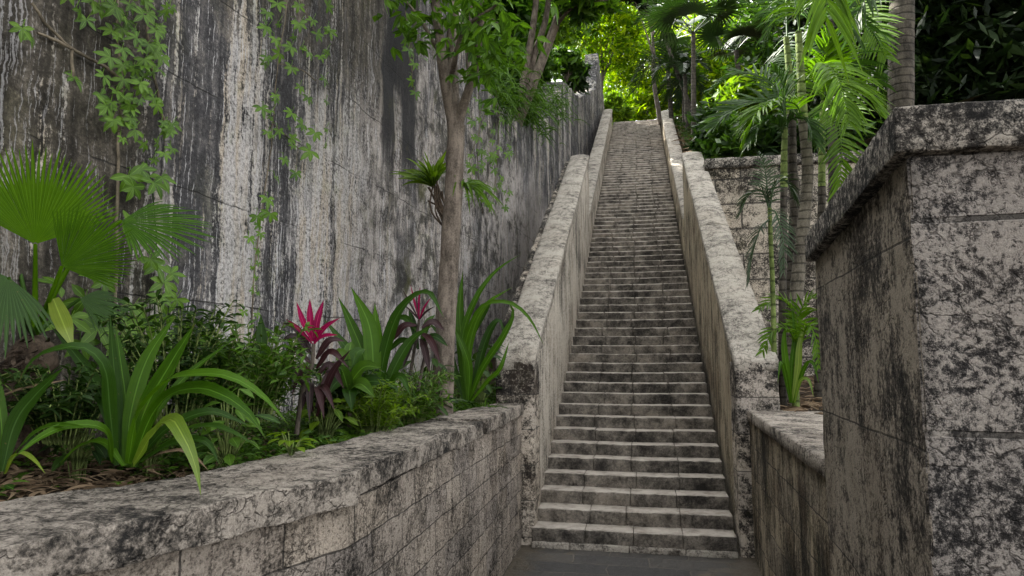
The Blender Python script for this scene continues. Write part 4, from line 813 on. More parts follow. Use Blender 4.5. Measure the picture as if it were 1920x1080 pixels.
# ---- undergrowth in the planter
def feathery(name, label, cen, n, h, spread, m, group, ll=.06, cat='shrub', lw=.018):
    cen = np.asarray(cen, float); t = thing(name, label, cat, cen, group); a = Acc(); s = Acc()
    for k in range(n):
        az = rng.uniform(0, 2 * math.pi); r = spread * math.sqrt(rng.random()); b0 = cen + np.array([math.cos(az) * r * .35, math.sin(az) * r * .35, 0]); hh = h * rng.uniform(.45, 1.1)
        tip = cen + np.array([math.cos(az) * r, math.sin(az) * r, hh]); mid = (b0 + tip) / 2 + Z * hh * .18; q = interp_path([b0, mid, tip, tip + (tip - mid) * .35 - Z * hh * .15], 14)
        tube(s, q, .0035, 4, rnd=.6)
        for i in range(3, 14):
            d = norm(q[min(i + 1, 13)] - q[i - 1]); sd = norm(np.cross(d, Z + rng.normal(size=3) * .3))
            for sg in (-1, 1):
                dr = norm(sd * sg + d * .5 + Z * .25 + rng.normal(size=3) * .2); leaflet(a, q[i], dr, norm(Z + rng.normal(size=3) * .3), ll * rng.uniform(.7, 1.25), lw, rng.uniform(.1, .95), .3, 4)
    s.build('stems', M['cane'], t); a.build('foliage', M[m], t)
UG = 'feathery bushes in the planter'
for (px, py, Y, n, h, sp, m, lab, ll, lw) in [
   (400, 800, 3.3, 60, .42, .32, 'shrub', 'soft feathery bush filling the bed right of the big strap-leaved clump', .07, .022),
   (470, 790, 3.6, 60, .5, .3, 'shrub', 'feathery bush just left of the pink-topped cordyline', .075, .024),
   (330, 800, 3.0, 50, .55, .3, 'shrub_dk', 'dark feathery bush behind the big strap-leaved clump', .07, .024),
   (700, 815, 4.5, 50, .34, .32, 'lime', 'light green feathery bush under the paddle-leaved plant', .075, .018),
   (760, 800, 5.3, 50, .4, .35, 'shrub', 'feathery bush at the foot of the thin red cordyline', .085, .022),
   (120, 830, 2.6, 40, .3, .25, 'shrub_dk', 'dark low bush at the foot of the fan palm', .06, .022),
   (620, 800, 4.4, 40, .38, .3, 'shrub_dk', 'dark bush between the pink-topped cordyline and the glossy one', .08, .026)]:
    feathery('feathery_bush', lab, at(px, py, Y), int(n * 1.35), h * 1.08, sp * 1.1, m, UG, ll, 'shrub', lw)
TG = 'grass tufts in the planter'
for (px, py, Y, n, L, wd, m, lab) in [
   (275, 880, 2.45, 90, .2, .007, 'strap', 'short grass tuft under the right half of the big strap-leaved clump'), (170, 890, 2.4, 80, .18, .006, 'shrub', 'short grass tuft left of the big strap-leaved clump'),
   (30, 905, 2.15, 50, .16, .008, 'lime', 'yellow-green grass tuft beside the coping at the left edge'), (640, 800, 4.0, 150, .3, .010, 'strap_y', 'pale dry grass tuft below the cordylines, against the coping'),
   (905, 755, 6.9, 160, .4, .016, 'strap', 'grass tuft between the tree trunk and the left stair pier'), (800, 790, 5.6, 110, .32, .014, 'shrub', 'grass tuft hugging the left foot of the tree trunk'), (425, 850, 2.9, 60, .16, .01, 'lime', 'small grass tuft at the coping below the feathery bushes')]:
    c = at(px, py, Y); c[2] = -.62; grass_clump('grass_tuft', lab, c, n, L, wd, m, (.06, .07, .0), .75, TG)
# a small bright sapling by the coping
t = thing('seedling', 'small bright green seedling with broad leaves just behind the coping', 'plant', at(545, 858, 3.25)); a = Acc(); s = Acc(); c0 = at(545, 858, 3.25)
for k in range(12):
    az = k * 2.4; p = c0 + np.array([math.cos(az) * .05, math.sin(az) * .05, rng.uniform(.05, .14)]); tube(s, np.array([c0, p]), .003, 4); leaflet(a, p, norm(np.array([math.cos(az), math.sin(az), .1])), Z, .09, .045, .8, .3)
s.build('stem', M['cane'], t); a.build('leaves', M['lime'], t)
# ground cover and leaf litter (uncountable)
a = Acc()
for k in range(5200):
    Y = rng.uniform(1.6, 9.) ; f = rng.uniform(0, 1) ** .7; x = xw(Y) * (1 - f) + (xi(Y) - .03) * f
    if Y < 2.9 and rng.random() < (.93 if f > .35 else .5): continue
    z = -.62 + .12 * max(0, Y - 7.6) + max(0, -1.9 - x) * .06; n = 4
    for j in range(n): 
        az = rng.uniform(0, 6.28); leaflet(a, np.array([x, Y, z + rng.uniform(.0, .12)]) + rng.normal(size=3) * .02, norm(np.array([math.cos(az), math.sin(az), rng.uniform(-.1, .7)])), norm(Z + rng.normal(size=3) * .4), rng.uniform(.03, .07), rng.uniform(.012, .028), rng.random(), .3, 4)
tag(a.build('ground_cover', M['shrub']), 'low leafy ground cover over the planter soil', 'ground cover', kind='stuff')
def litter(n, xf0, zf, y0, y1, label, smin=.04, smax=.15):
    a = Acc()
    for k in range(n):
        Y = rng.uniform(y0, y1); x = xf0(Y); az = rng.uniform(0, 6.28); d = np.array([math.cos(az), math.sin(az), rng.normal() * .12]); L = rng.uniform(smin, smax); tt = np.linspace(0, 1, 6)[:, None]
        pts = np.array([x, Y, zf(x, Y) + rng.uniform(.005, .05)]) + norm(d) * L * tt + np.array([-d[1], d[0], 0]) * (tt - .5) ** 2 * L * rng.normal() * .6 + Z * .3 * L * tt * (1 - tt)
        ribbon(a, pts, L * rng.uniform(.06, .22) * np.array([.3, .9, 1, .9, .6, .05]), norm(Z + rng.normal(size=3) * .3), rng.uniform(-.3, .4), rng.random())
    return tag(a.build('leaf_litter', M['litter']), label, 'leaf litter', kind='stuff')
litter(2600, lambda Y: rng.uniform(xw(Y), xi(Y) - .02), lambda x, y: -.615 + .12 * max(0, y - 7.6) + max(0, -1.9 - x) * .06, 1.3, 4.2, 'dry brown leaves and stalks strewn over the planter soil')
litter(900, lambda Y: rng.uniform(1.4, 4), lambda x, y: -.59 + max(0, y - 9) * .05, 7.2, 13, 'dry brown palm litter on the bed behind the right low wall', .08, .35)
litter(1200, lambda Y: rng.uniform(1.4, 4.5), lambda x, y: float(hill_right(np.array([[x]]), np.array([[y]]))[0, 0]), 15, 31, 'dry brown fronds and leaves on the slope beside the upper stairs', .15, .7)

# ---- palms on the right
def palm(name, label, trunks, fronds, group=None, tm='palm_trunk', fm='palm', cat='palm', ring=.05, ringlen=.11):
    """trunks: (pixel path, r0, r1, material); fronds: (pixel path, leaflet length, count, droop, material, up)"""
    t = thing(name, label, cat, at(*trunks[0][0][0]), group)
    for tk in trunks:
        path, r0, r1 = tk[:3]; a = Acc(); pts = px_path(path, 90); tube(a, pts, np.linspace(r0, r1, 90), 14, .03, 6, ring, ringlen); a.build('trunk', M[tk[3] if len(tk) > 3 else tm], t)
    for f in fronds:
        path, ll, n, dr = f[:4]; m = f[4] if len(f) > 4 else fm; upv = f[5] if len(f) > 5 else (0, 0, 1); lw = f[6] if len(f) > 6 else .036
        a = Acc(); pinnate(a, [at(*p) for p in path], ll, n, lw, dr, .55, .3, rng.uniform(.35, .65), upv, seg=5); a.build('frond', M[m], t)
    return t
VW = tuple(-norm(at(1500, 200, 9)))                   # towards the path
Yp = 8.6
palm('ringed_palm', 'stout pale ringed palm stem with arching bright fronds, right of the lower parapet',
  [([(1478, 760, Yp), (1484, 660, Yp), (1498, 500, Yp), (1511, 380, Yp), (1514, 310, Yp), (1506, 222, Yp)], .09, .062), ([(1506, 225, Yp), (1502, 150, Yp), (1497, 60, Yp)], .058, .04, 'cane')],
  [([(1506, 225, Yp), (1490, 195, Yp - .2), (1452, 192, Yp - .5), (1418, 215, Yp - .7), (1402, 255, Yp - .7)], .48, 32, .4, 'palm'),
   ([(1506, 225, Yp), (1450, 190, Yp + .2), (1380, 205, Yp + .3), (1335, 240, Yp + .3)], .55, 30, .12, 'palm_dk', (0, -.6, .8)),
   ([(1506, 225, Yp), (1440, 150, Yp + .5), (1380, 140, Yp + .7), (1340, 165, Yp + .8)], .5, 28, .2, 'palm_dk', (0, -.5, .8)),
   ([(1503, 160, Yp), (1540, 120, Yp - .3), (1572, 150, Yp - .7), (1592, 230, Yp - 1.)], .55, 28, .5, 'palm'),
   ([(1500, 60, Yp), (1480, -40, Yp), (1440, -70, Yp - .2), (1390, -40, Yp - .4)], .6, 30, .6, 'palm_dk'),
   ([(1498, 60, Yp), (1502, -40, Yp), (1540, -110, Yp - .2), (1600, -130, Yp - .4)], .75, 30, .6, 'palm')])
Yq = 9.2
palm('ringed_palm', 'second ringed palm stem, dark and slightly thinner, just left of the stout pale one',
  [([(1474, 760, Yq), (1478, 600, Yq), (1490, 400, Yq), (1485, 300, Yq), (1484, 215, Yq)], .078, .058, 'palm_trunk_dk'), ([(1484, 215, Yq), (1480, 140, Yq), (1474, 70, Yq)], .055, .035, 'cane')],
  [   ([(1480, 140, Yq), (1510, 60, Yq + .4), (1570, 20, Yq + .5), (1640, 60, Yq + .5)], .75, 30, .6, 'palm_dk'),
   ([(1476, 70, Yq), (1470, -20, Yq + .3), (1440, -60, Yq + .4), (1380, -60, Yq + .6)], .75, 30, .5, 'palm_dk'),
   ([(1482, 160, Yq), (1500, 100, Yq + .8), (1540, 90, Yq + 1.2), (1600, 130, Yq + 1.5)], .6, 28, .4, 'palm_dk')])
Yr = 8.0
palm('ringed_palm', 'slim palm stem with green upper cane standing leftmost among the ringed palm stems',
  [([(1468, 765, Yr), (1467, 600, Yr), (1469, 430, Yr), (1470, 350, Yr)], .045, .038, 'palm_trunk_dk'), ([(1470, 352, Yr), (1470, 300, Yr), (1472, 240, Yr)], .042, .03, 'cane')],
  [([(1471, 270, Yr), (1460, 235, Yr), (1430, 235, Yr - .1), (1405, 270, Yr - .2)], .3, 24, .5, 'palm_dk'), ([(1471, 260, Yr), (1482, 225, Yr), (1510, 225, Yr - .1), (1530, 270, Yr - .2)], .3, 24, .5, 'palm_dk'),
   ([(1471, 250, Yr), (1472, 190, Yr), (1464, 150, Yr), (1450, 130, Yr)], .45, 22, .4, 'palm_dk')])
Ys = 9.6
palm('ringed_palm', 'green-caned palm right of the ringed stems, its bright feather fronds spread towards the path',
  [([(1535, 750, Ys), (1538, 560, Ys), (1540, 440, Ys), (1541, 350, Ys)], .06, .05, 'palm_trunk_dk'), ([(1541, 352, Ys), (1541, 280, Ys), (1543, 190, Ys)], .05, .035, 'cane')],
  [([(1543, 195, Ys), (1556, 185, Ys - .4), (1572, 230, Ys - .9), (1578, 290, Ys - 1.2), (1574, 350, Ys - 1.3)], .55, 32, .22, 'palm', VW),
   ([(1543, 190, Ys), (1546, 140, Ys - .1), (1548, 110, Ys - .3), (1556, 70, Ys - .4)], .6, 28, .15, 'palm', VW),
   ([(1543, 195, Ys), (1580, 160, Ys), (1620, 175, Ys - .1), (1650, 215, Ys - .2)], .55, 28, .3, 'palm'),
   ([(1543, 195, Ys), (1530, 160, Ys + .2), (1500, 170, Ys + .3), (1480, 210, Ys + .3)], .5, 26, .4, 'palm'),
   ([(1543, 185, Ys), (1570, 120, Ys + .4), (1610, 120, Ys + .5), (1650, 160, Ys + .6)], .6, 28, .4, 'palm_dk')])
Yu = 7.6
palm('young_palm', 'thin young green palm cane leaning against the lower right parapet',
  [([(1452, 770, Yu), (1450, 580, Yu), (1446, 470, Yu), (1443, 390, Yu)], .03, .022, 'cane')],
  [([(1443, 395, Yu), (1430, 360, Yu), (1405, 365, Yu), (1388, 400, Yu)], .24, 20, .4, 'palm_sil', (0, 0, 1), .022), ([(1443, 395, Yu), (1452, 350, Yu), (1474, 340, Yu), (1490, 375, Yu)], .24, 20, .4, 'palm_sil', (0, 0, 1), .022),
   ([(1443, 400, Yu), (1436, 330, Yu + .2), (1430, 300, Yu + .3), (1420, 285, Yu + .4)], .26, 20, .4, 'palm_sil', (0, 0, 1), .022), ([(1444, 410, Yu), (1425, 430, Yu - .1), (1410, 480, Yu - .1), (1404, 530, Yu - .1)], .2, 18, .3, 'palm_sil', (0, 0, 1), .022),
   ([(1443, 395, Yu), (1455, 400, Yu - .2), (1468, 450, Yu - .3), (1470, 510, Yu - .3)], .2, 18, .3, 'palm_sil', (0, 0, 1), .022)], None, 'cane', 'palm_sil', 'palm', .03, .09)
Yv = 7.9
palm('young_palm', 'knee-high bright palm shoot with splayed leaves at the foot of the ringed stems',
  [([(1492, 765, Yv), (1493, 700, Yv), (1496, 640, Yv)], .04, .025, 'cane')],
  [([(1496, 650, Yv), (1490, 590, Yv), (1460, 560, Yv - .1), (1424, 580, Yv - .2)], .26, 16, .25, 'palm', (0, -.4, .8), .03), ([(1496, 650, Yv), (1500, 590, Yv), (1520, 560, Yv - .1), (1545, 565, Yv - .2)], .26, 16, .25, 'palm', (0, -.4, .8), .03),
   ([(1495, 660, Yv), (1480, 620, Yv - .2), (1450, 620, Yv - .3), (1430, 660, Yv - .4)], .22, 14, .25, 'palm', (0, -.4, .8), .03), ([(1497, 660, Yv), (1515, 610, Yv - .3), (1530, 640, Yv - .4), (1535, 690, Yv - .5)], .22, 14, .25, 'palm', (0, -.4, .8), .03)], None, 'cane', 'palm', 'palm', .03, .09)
strap_plant('strap_leaf_plant', 'pale green strap-leaved tuft in the bed behind the right-hand low wall', 'plant', at(1484, 752, 7.7), [
  ([(1484, 755, 7.7), (1476, 700, 7.7), (1470, 640, 7.7), (1476, 600, 7.7)], .09, .8, 'strap'), ([(1486, 755, 7.7), (1496, 690, 7.7), (1500, 640, 7.7), (1512, 600, 7.7)], .09, .8, 'strap_y'), ([(1482, 755, 7.6), (1472, 700, 7.5), (1464, 680, 7.4), (1458, 720, 7.35)], .06, .7, 'strap'),
  ([(1488, 755, 7.6), (1508, 690, 7.5), (1524, 680, 7.4), (1536, 720, 7.35)], .06, .7, 'strap'), ([(1484, 755, 7.8), (1484, 690, 7.8), (1490, 630, 7.8), (1484, 570, 7.8)], .07, .8, 'strap'), ([(1490, 755, 7.5), (1500, 715, 7.45), (1516, 712, 7.4), (1526, 745, 7.35)], .05, .7, 'strap_y')])
# tall palm whose fronds hang into the picture from above, and the bare trunk behind the end wall
Yf = 6.0
palm('tall_palm', 'tall palm behind the end wall, its long bright frond hanging down from above',
  [([(2010, 760, 7.4), (2000, 300, 7.4), (1980, -200, 7.3), (1960, -420, 7.2)], .16, .12)],
  [([(1960, -420, 7.2), (1800, -470, 6.7), (1640, -300, 6.3), (1560, -110, 6.0), (1548, 40, 5.9)], .95, 46, .62, 'palm', (0, -.5, .5), .05),
   ([(1960, -420, 7.2), (1840, -380, 7.4), (1700, -140, 7.4), (1610, 20, 7.4), (1600, 60, 7.4)], .6, 40, .35, 'palm_dk', (0, -.5, .5), .04),
   ([(1960, -420, 7.2), (2000, -560, 7.), (2100, -520, 6.6), (2200, -300, 6.3)], .8, 36, .6, 'palm'), ([(1960, -420, 7.2), (1900, -560, 7.8), (1860, -540, 8.8), (1800, -400, 9.6)], .8, 36, .6, 'palm')])
palm('bare_palm_trunk', 'thick grey palm trunk rising out of the picture behind the end wall',
  [([(1688, 640, 10.5), (1688, 400, 10.5), (1689, 190, 10.5), (1690, 60, 10.5), (1692, -60, 10.5), (1694, -420, 10.5)], .19, .16)],
  [([(1694, -420, 10.5), (1600, -520, 10.2), (1480, -430, 9.8), (1420, -260, 9.6)], .9, 36, .6, 'palm_dk'), ([(1694, -420, 10.5), (1800, -520, 10.2), (1900, -430, 9.8), (1960, -260, 9.6)], .9, 36, .6, 'palm_dk'), ([(1694, -420, 10.5), (1640, -560, 11.5), (1600, -500, 12.5), (1580, -380, 13.)], .9, 36, .6, 'palm_dk')], None, 'palm_trunk_dk', ring=.02, ringlen=.16)
# right-hand frond with pale sheen
Yg = 11.
palm('ringed_palm', 'palm with glossy frond reaching left of the bare trunk, mostly hidden',
  [([(1560, 760, Yg), (1562, 400, Yg), (1560, 150, Yg), (1556, 30, Yg)], .08, .06, 'palm_trunk_dk')],
  [([(1556, 30, Yg), (1590, 10, Yg - .4), (1630, 50, Yg - .8), (1662, 110, Yg - 1.)], .6, 30, .3, 'palm', (-.5, -.4, .7)), ([(1556, 30, Yg), (1600, -40, Yg), (1650, -30, Yg - .2), (1690, 20, Yg - .3)], .7, 30, .5, 'palm_dk'),
   ([(1556, 30, Yg), (1560, -50, Yg), (1580, -90, Yg + .5), (1620, -100, Yg + 1)], .7, 30, .5, 'palm_dk'), ([(1556, 30, Yg), (1520, -10, Yg + .3), (1470, 10, Yg + .5), (1440, 60, Yg + .6)], .7, 30, .5, 'palm_dk')])
# ---- palms at the head of the stairs
def head_palm(label, base, crown, Y, r, L, nf, m, kind='feather', group='palms at the head of the stairs', lw=.045):
    p0 = at(base[0], base[1], Y); c = at(crown[0], crown[1], Y); t = thing('slim_palm', label, 'palm', p0, group)
    a = Acc(); tube(a, interp_path([p0, (p0 + c) / 2 + np.array([rng.normal() * .1, 0, 0]), c], 50), np.linspace(r, r * .7, 50), 10, .04, 5, .04, .2); a.build('trunk', M['palm_trunk_dk'], t)
    for k in range(nf):
        az = k * 2.4 + rng.normal() * .2; el = rng.uniform(.15, 1.1); h = np.array([math.cos(az), math.sin(az), 0]); d = h * math.cos(el) + Z * math.sin(el); a = Acc()
        if kind == 'feather':
            ll = L * rng.uniform(.85, 1.15); tip = c + d * ll * .95 - Z * ll * (.55 - .2 * el); mid = c + d * ll * .55 + Z * .06 * ll
            pinnate(a, [c, mid, tip], ll * .42, 26, lw, .25, .5, .3, rng.uniform(.2, .7), seg=4, rw=.02)
        else:
            q = interp_path([c, c + d * L * .9 - Z * .1], 6); tube(a, q, np.linspace(.02, .012, 6), 5); fan(a, q[-1], norm(d - Z * .25), norm(Z * .8 - h * .8 + rng.normal(size=3) * .2), L * .95, R(130), 30, rng.uniform(.2, .7), .2, .5, .05)
        a.build('frond', M[m], t)
    return t
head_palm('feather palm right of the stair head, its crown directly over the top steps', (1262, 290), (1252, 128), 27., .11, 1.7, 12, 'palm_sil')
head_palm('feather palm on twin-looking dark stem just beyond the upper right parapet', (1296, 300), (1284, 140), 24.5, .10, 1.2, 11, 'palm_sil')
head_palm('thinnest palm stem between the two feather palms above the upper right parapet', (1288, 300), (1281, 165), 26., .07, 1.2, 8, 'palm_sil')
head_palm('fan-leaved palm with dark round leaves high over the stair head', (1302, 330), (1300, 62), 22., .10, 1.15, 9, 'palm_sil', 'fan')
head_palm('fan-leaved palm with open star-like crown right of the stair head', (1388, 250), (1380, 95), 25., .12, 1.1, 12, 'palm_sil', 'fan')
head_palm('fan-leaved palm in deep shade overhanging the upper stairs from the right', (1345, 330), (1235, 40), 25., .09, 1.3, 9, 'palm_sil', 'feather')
# ---- trees
def tree(label, base, crown, rad, n, size, m, group, bark='bark_dk', r=.11, limbs=5, per=22, name='broadleaf_tree', hollow=.3, flat=.5, asp=.5, hang=.3, rb=.5, rv=.28):
    base = np.asarray(base, float); c = np.asarray(crown, float); rad = np.asarray(rad, float); t = thing(name, label, 'tree', base, group)
    a = Acc(); k0 = base + (c - base) * .6; mid = (base + k0) / 2 + np.array([rng.normal() * .25, rng.normal() * .2, 0])
    tube(a, interp_path([base - Z * .3, mid, k0, c + Z * rad[2] * .3], 30), np.interp(np.linspace(0, 1, 30), [0, .1, 1], [r * 1.4, r, r * .3]), 10, .1, 4)
    for j in range(limbs):
        u = norm(rng.normal(size=3) + Z * .4); e = c + u * rad * .75; s = base + (c - base) * rng.uniform(.45, .75); tube(a, interp_path([s, (s + e) / 2 + Z * .1 * rad[2], e], 12), np.linspace(r * .45, r * .08, 12), 7, .1, 4)
    a.build('trunk', M[bark], t)
    a = Acc(); p, k = crown_points(c, rad, n // per, per, .13, hollow); leaf_cloud(a, p, size, flat, asp, rv, rb, hang); a.build('crown', M[m], t, smooth=False)
    return t
BT = 'trees behind the head of the stairs'
def T(label, px, py, Y, rad, n, size, m, zb=None, **kw):
    c = at(px, py, Y); b = c.copy(); b[0] += rng.normal() * .5; b[2] = (float(plateau(np.array([[b[0]]]), np.array([[Y]]))[0, 0]) if Y > 31.5 else (float(hill_right(np.array([[b[0]]]), np.array([[Y]]))[0, 0]) if b[0] > 1.4 else float(hill_left(np.array([[b[0]]]), np.array([[Y]]))[0, 0]))) - .1
    return tree(label, b, c, rad, n, size, m, kw.pop('group', BT), **kw)
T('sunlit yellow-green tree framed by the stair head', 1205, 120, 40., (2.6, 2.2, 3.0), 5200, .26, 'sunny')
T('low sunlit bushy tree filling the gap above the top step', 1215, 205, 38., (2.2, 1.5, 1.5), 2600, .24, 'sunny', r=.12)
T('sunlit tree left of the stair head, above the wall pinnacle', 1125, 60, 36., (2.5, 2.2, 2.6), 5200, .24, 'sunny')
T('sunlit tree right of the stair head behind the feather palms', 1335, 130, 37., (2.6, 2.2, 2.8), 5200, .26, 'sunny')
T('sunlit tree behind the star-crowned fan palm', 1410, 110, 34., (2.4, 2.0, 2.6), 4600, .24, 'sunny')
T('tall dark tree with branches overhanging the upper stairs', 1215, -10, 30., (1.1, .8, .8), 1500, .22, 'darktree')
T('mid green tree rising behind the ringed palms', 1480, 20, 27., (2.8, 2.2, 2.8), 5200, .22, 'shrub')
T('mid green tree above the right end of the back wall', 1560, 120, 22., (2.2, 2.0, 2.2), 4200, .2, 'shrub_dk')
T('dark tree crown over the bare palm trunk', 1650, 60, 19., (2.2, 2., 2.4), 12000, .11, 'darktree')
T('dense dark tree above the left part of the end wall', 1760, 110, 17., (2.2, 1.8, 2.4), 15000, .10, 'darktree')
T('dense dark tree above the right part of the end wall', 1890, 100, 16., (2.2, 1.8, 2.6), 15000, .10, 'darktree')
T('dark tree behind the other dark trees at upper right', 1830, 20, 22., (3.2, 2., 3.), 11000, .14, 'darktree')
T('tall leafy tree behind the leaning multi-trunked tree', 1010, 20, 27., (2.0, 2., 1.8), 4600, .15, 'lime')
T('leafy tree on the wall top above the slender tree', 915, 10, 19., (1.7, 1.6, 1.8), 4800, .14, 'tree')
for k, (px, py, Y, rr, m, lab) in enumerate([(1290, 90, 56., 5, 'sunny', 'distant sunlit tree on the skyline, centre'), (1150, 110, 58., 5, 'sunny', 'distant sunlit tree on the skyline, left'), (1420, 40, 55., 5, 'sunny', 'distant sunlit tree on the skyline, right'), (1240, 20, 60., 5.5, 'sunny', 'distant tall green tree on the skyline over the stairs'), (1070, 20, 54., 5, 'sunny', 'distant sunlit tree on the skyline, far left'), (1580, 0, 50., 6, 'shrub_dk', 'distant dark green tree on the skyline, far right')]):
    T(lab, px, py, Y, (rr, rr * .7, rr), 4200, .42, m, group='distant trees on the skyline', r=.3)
# multi-trunked leaning tree on the wall top
Ym = 14.6
t = thing('leaning_tree', 'tree with three leaning grey trunks rooted on the broken wall top', 'tree', at(975, 240, Ym))
for pth, r0 in [([(960, 260, Ym), (985, 195, Ym), (1010, 130, Ym), (1040, 50, Ym), (1075, -50, Ym)], .125), ([(965, 240, Ym + .3), (985, 130, Ym + .3), (998, 60, Ym + .3), (1012, -60, Ym + .3)], .095), ([(970, 240, Ym + .5), (1000, 110, Ym + .5), (1022, 40, Ym + .5), (1036, -60, Ym + .5)], .09)]:
    a = Acc(); tube(a, px_path(pth, 30), np.linspace(r0, r0 * .7, 30), 12, .08, 5); a.build('trunk', M['bark'], t)
for pth in [[(1040, 50, Ym), (1080, 10, Ym - .5), (1140, 0, Ym - 1)], [(1060, -10, Ym), (1030, 60, Ym - .6), (1020, 90, Ym - .8)], [(985, 130, Ym + .3), (950, 60, Ym - .2), (900, 20, Ym - .4)]]:
    a = Acc(); tube(a, px_path(pth, 16), np.linspace(.05, .015, 16), 7, .1, 5); a.build('branch', M['bark_dk'], t)
a = Acc(); 
for (px, py, Y, rd, n) in [(1080, -110, Ym, (1.5, 1.4, .9), 2400), (960, -120, Ym, (1.4, 1.3, .9), 2200), (1100, -10, Ym - .5, (.6, .7, .4), 600)]:
    p, k = crown_points(at(px, py, Y), rd, n // 22, 22, .16, .2); leaf_cloud(a, p, .15, .5, .5, .28, .45, .4)
a.build('crown', M['tree'], t, smooth=False)
# ---- bushes
def bush(label, cen, rad, n, size, m, group, asp=.4, flat=.4):
    t = thing('bush', label, 'bush', np.asarray(cen) - np.array([0, 0, rad[2]]), group); s = Acc()
    for k in range(9): e = np.asarray(cen) + norm(rng.normal(size=3) + Z * .6) * np.asarray(rad) * .8; b0 = np.asarray(cen) - Z * (rad[2] + .15); tube(s, interp_path([b0, (b0 + e) / 2 + Z * .1, e], 8), np.linspace(.03, .008, 8), 5)
    s.build('stems', M['bark_dk'], t); a = Acc(); p, k = crown_points(cen, rad, n // 18, 18, .16, .15); leaf_cloud(a, p, size, flat, asp, .28, .5, .3); a.build('foliage', M[m], t, smooth=False)
BG = 'bushes above the walls'
for (px, py, Y, rad, n, sz, m, lab) in [
  (1385, 265, 15.2, (.7, .6, .55), 1500, .16, 'shrub', 'bright bush on top of the back wall, nearest the lower right parapet'), (1445, 270, 15.3, (.8, .6, .6), 1700, .16, 'shrub_dk', 'dark bush on top of the back wall, behind the ringed palm stems'),
  (1340, 250, 17.5, (.6, .6, .6), 1200, .17, 'shrub_dk', 'dark bush beside the junction of the two right parapets'), (1410, 190, 21., (1.2, .8, .9), 1800, .2, 'lime', 'sunny bush on the slope behind the dark palm fan'),
  (1560, 270, 15.4, (1.1, .6, .7), 2000, .16, 'shrub_dk', 'dark bush on the back wall, right of the ringed palms'), (1350, 215, 24., (1., .8, .8), 1500, .2, 'shrub', 'green bush on the slope below the feather palms'),
  (1078, 140, 23.5, (.45, .6, .55), 1300, .13, 'shrub_dk', 'dark rounded bush on the wall beside its pinnacle'), (1062, 120, 22.5, (.55, .6, .5), 1200, .13, 'shrub', 'green bush on the wall right of the leaning trunks'),
  (955, 165, 16., (.7, .6, .45), 1600, .12, 'shrub', 'dark bush at the roots of the leaning trunks'), (885, 120, 13.5, (.9, .6, .55), 1900, .11, 'shrub', 'dark bush on the wall top behind the slender tree'), (1005, 125, 20.5, (.7, .6, .5), 1500, .12, 'shrub', 'dark bush behind the leaning trunks'),
  (1165, 215, 35., (.6, .8, .6), 1000, .16, 'lime', 'bright bush at the left end of the top step'), (1140, 200, 34., (.8, .7, .8), 1800, .16, 'lime', 'bright bush filling the gap beside the wall pinnacle'), (1700, 200, 15.6, (1.6, .7, .8), 4500, .10, 'darktree', 'dark low bush behind the bare palm trunk')]:
    bush(lab, at(px, py, Y), rad, n, sz, m, BG)
a = Acc()
for k in range(9000):
    x = 1.4 + 20 * rng.random() ** 1.3; y = rng.uniform(14.6, 31.5); z = float(np.interp(y, [14, 15, 31], [3.9, 4.0, 11.0]) + max(0, x - 3) * .34)
    for j in range(2): az = rng.uniform(0, 6.28); leaflet(a, np.array([x, y, z + rng.uniform(0, .35)]), np.array([math.cos(az), math.sin(az), rng.uniform(-.2, .8)]), norm(Z + rng.normal(size=3) * .4), rng.uniform(.07, .17), .05, rng.random(), .3, 4)
tag(a.build('ground_cover', M['shrub_dk']), 'rank green growth covering the slope right of the stairs', 'ground cover', kind='stuff')
a = Acc()
for k in range(7000):
    y = rng.uniform(-1, 31.); d = 12 * rng.random() ** 1.5; x = xw(min(y, 31)) - .3 - d; z = float(np.interp(y, [-10, 11, 15, 18.5, 20, 23, 27, 31], [5.0, 4.7, 5.0, 6.6, 8.0, 9.0, 10.4, 11.05]) + d * .42)
    for j in range(2): az = rng.uniform(0, 6.28); leaflet(a, np.array([x, y, z + rng.uniform(0, .4)]), np.array([math.cos(az), math.sin(az), rng.uniform(-.2, .8)]), norm(Z + rng.normal(size=3) * .4), rng.uniform(.12, .3), .08, rng.random(), .3, 4)
tag(a.build('ground_cover', M['shrub_dk']), 'rank green growth covering the hill above the tall wall', 'ground cover', kind='stuff')

for (x, y, z, rd, lab) in [(-6.5, 15., 9.5, (2.6, 3., 2.), 'leafy tree added for shade high on the left hill above the slender tree'), (-7., 9., 10.5, (2.8, 3., 2.2), 'leafy tree added for shade high on the left hill above the creepers'), (-6.5, 20.5, 12.5, (2.6, 2.6, 2.), 'leafy tree added for shade high on the left hill, behind the leaning trunks'), (-7., 3., 10.5, (2.8, 3., 2.2), 'leafy tree added for shade high on the left hill nearest the viewer')]:  # added mostly out of view to keep direct sun off the right parapet
    tree(lab, (x - .5, y, 6.5 if y < 18 else 9), (x, y, z), rd, 5200, .2, 'tree', 'trees on the left hill')

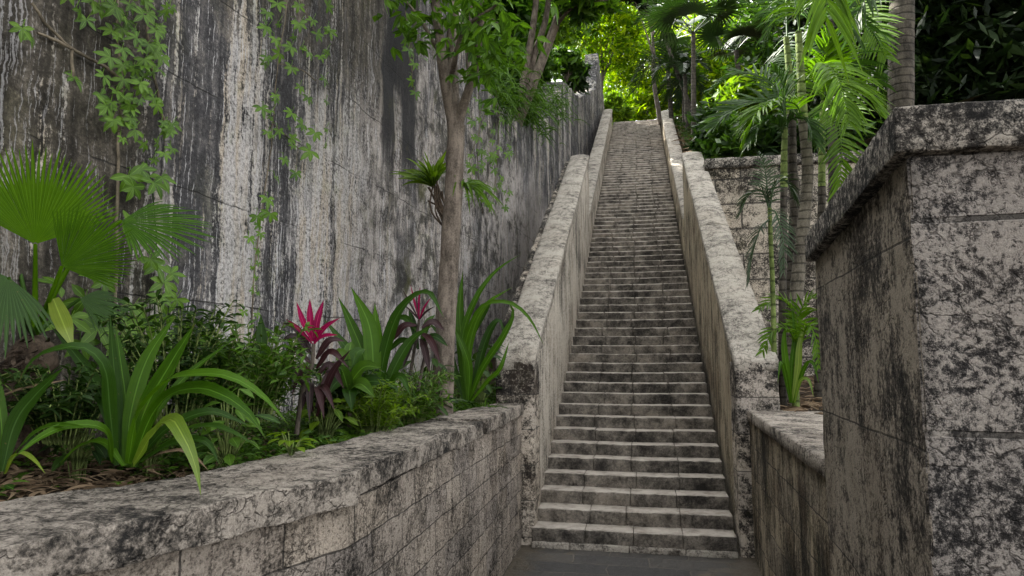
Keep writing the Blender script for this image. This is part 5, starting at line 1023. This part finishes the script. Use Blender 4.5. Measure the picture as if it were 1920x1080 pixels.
# broad-leaved low plants that fill the bed between the larger ones
def lowplant(label, px, py, Y, n, h, L, W, m, group='broad-leaved seedlings in the planter'):
    c = at(px, py, Y); c[2] = -.61; t = thing('low_plant', label, 'plant', c, group); st_ = Acc(); a = Acc()
    for k in range(n):
        az = k * 2.4 + rng.normal() * .3; hh = h * rng.uniform(.3, 1.1); r = L * rng.uniform(.3, 1.2); p = c + np.array([math.cos(az) * r, math.sin(az) * r, hh]); tube(st_, interp_path([c + rng.normal(size=3) * np.array([.02, .02, 0]), (c + p) / 2 + Z * .04, p], 6), .0035, 4)
        leaflet(a, p, norm(np.array([math.cos(az), math.sin(az), rng.uniform(-.5, .3)])), norm(Z + norm(-p) * .5 + rng.normal(size=3) * .25), L * rng.uniform(.7, 1.2), W * rng.uniform(.8, 1.2), rng.random(), .35)
    st_.build('stems', M['cane'], t); a.build('leaves', M[m], t)
for args in [('broad-leaved plant behind the arching leaves of the big strap-leaved clump', 430, 790, 3.0, 34, .42, .11, .05, 'shrub'),
             ('bright broad-leaved plant at the foot of the pink-topped cordyline', 610, 790, 4.1, 30, .30, .12, .055, 'lime'),
             ('dark broad-leaved plant against the wall under the long creeper', 470, 740, 4.3, 40, .62, .12, .055, 'shrub_dk'),
             ('tall broad-leaved plant under the paddle-leaved plant', 690, 780, 4.6, 36, .46, .14, .05, 'shrub'),
             ('broad-leaved plant in the shade left of the tree trunk', 800, 770, 5.9, 30, .55, .16, .06, 'shrub_dk'),
             ('broad-leaved plant behind the tree trunk near the stair pier', 900, 720, 7.2, 34, .7, .18, .06, 'shrub_dk'),
             ('broad-leaved plant beside the fan palm trunk', 150, 800, 2.75, 34, .5, .10, .045, 'shrub_dk'),
             ('broad-leaved plant in the gap behind the big strap-leaved clump', 290, 780, 2.95, 34, .5, .11, .05, 'shrub')]: lowplant(*args)

tree('leafy tree beyond the wall pinnacle, its crown left of the sunlit gap', (-4.6, 31.5, 11.), (-4.3, 31.4, 16.9), (1.7, 1.6, 1.6), 4600, .16, 'tree', 'trees on the left hill')
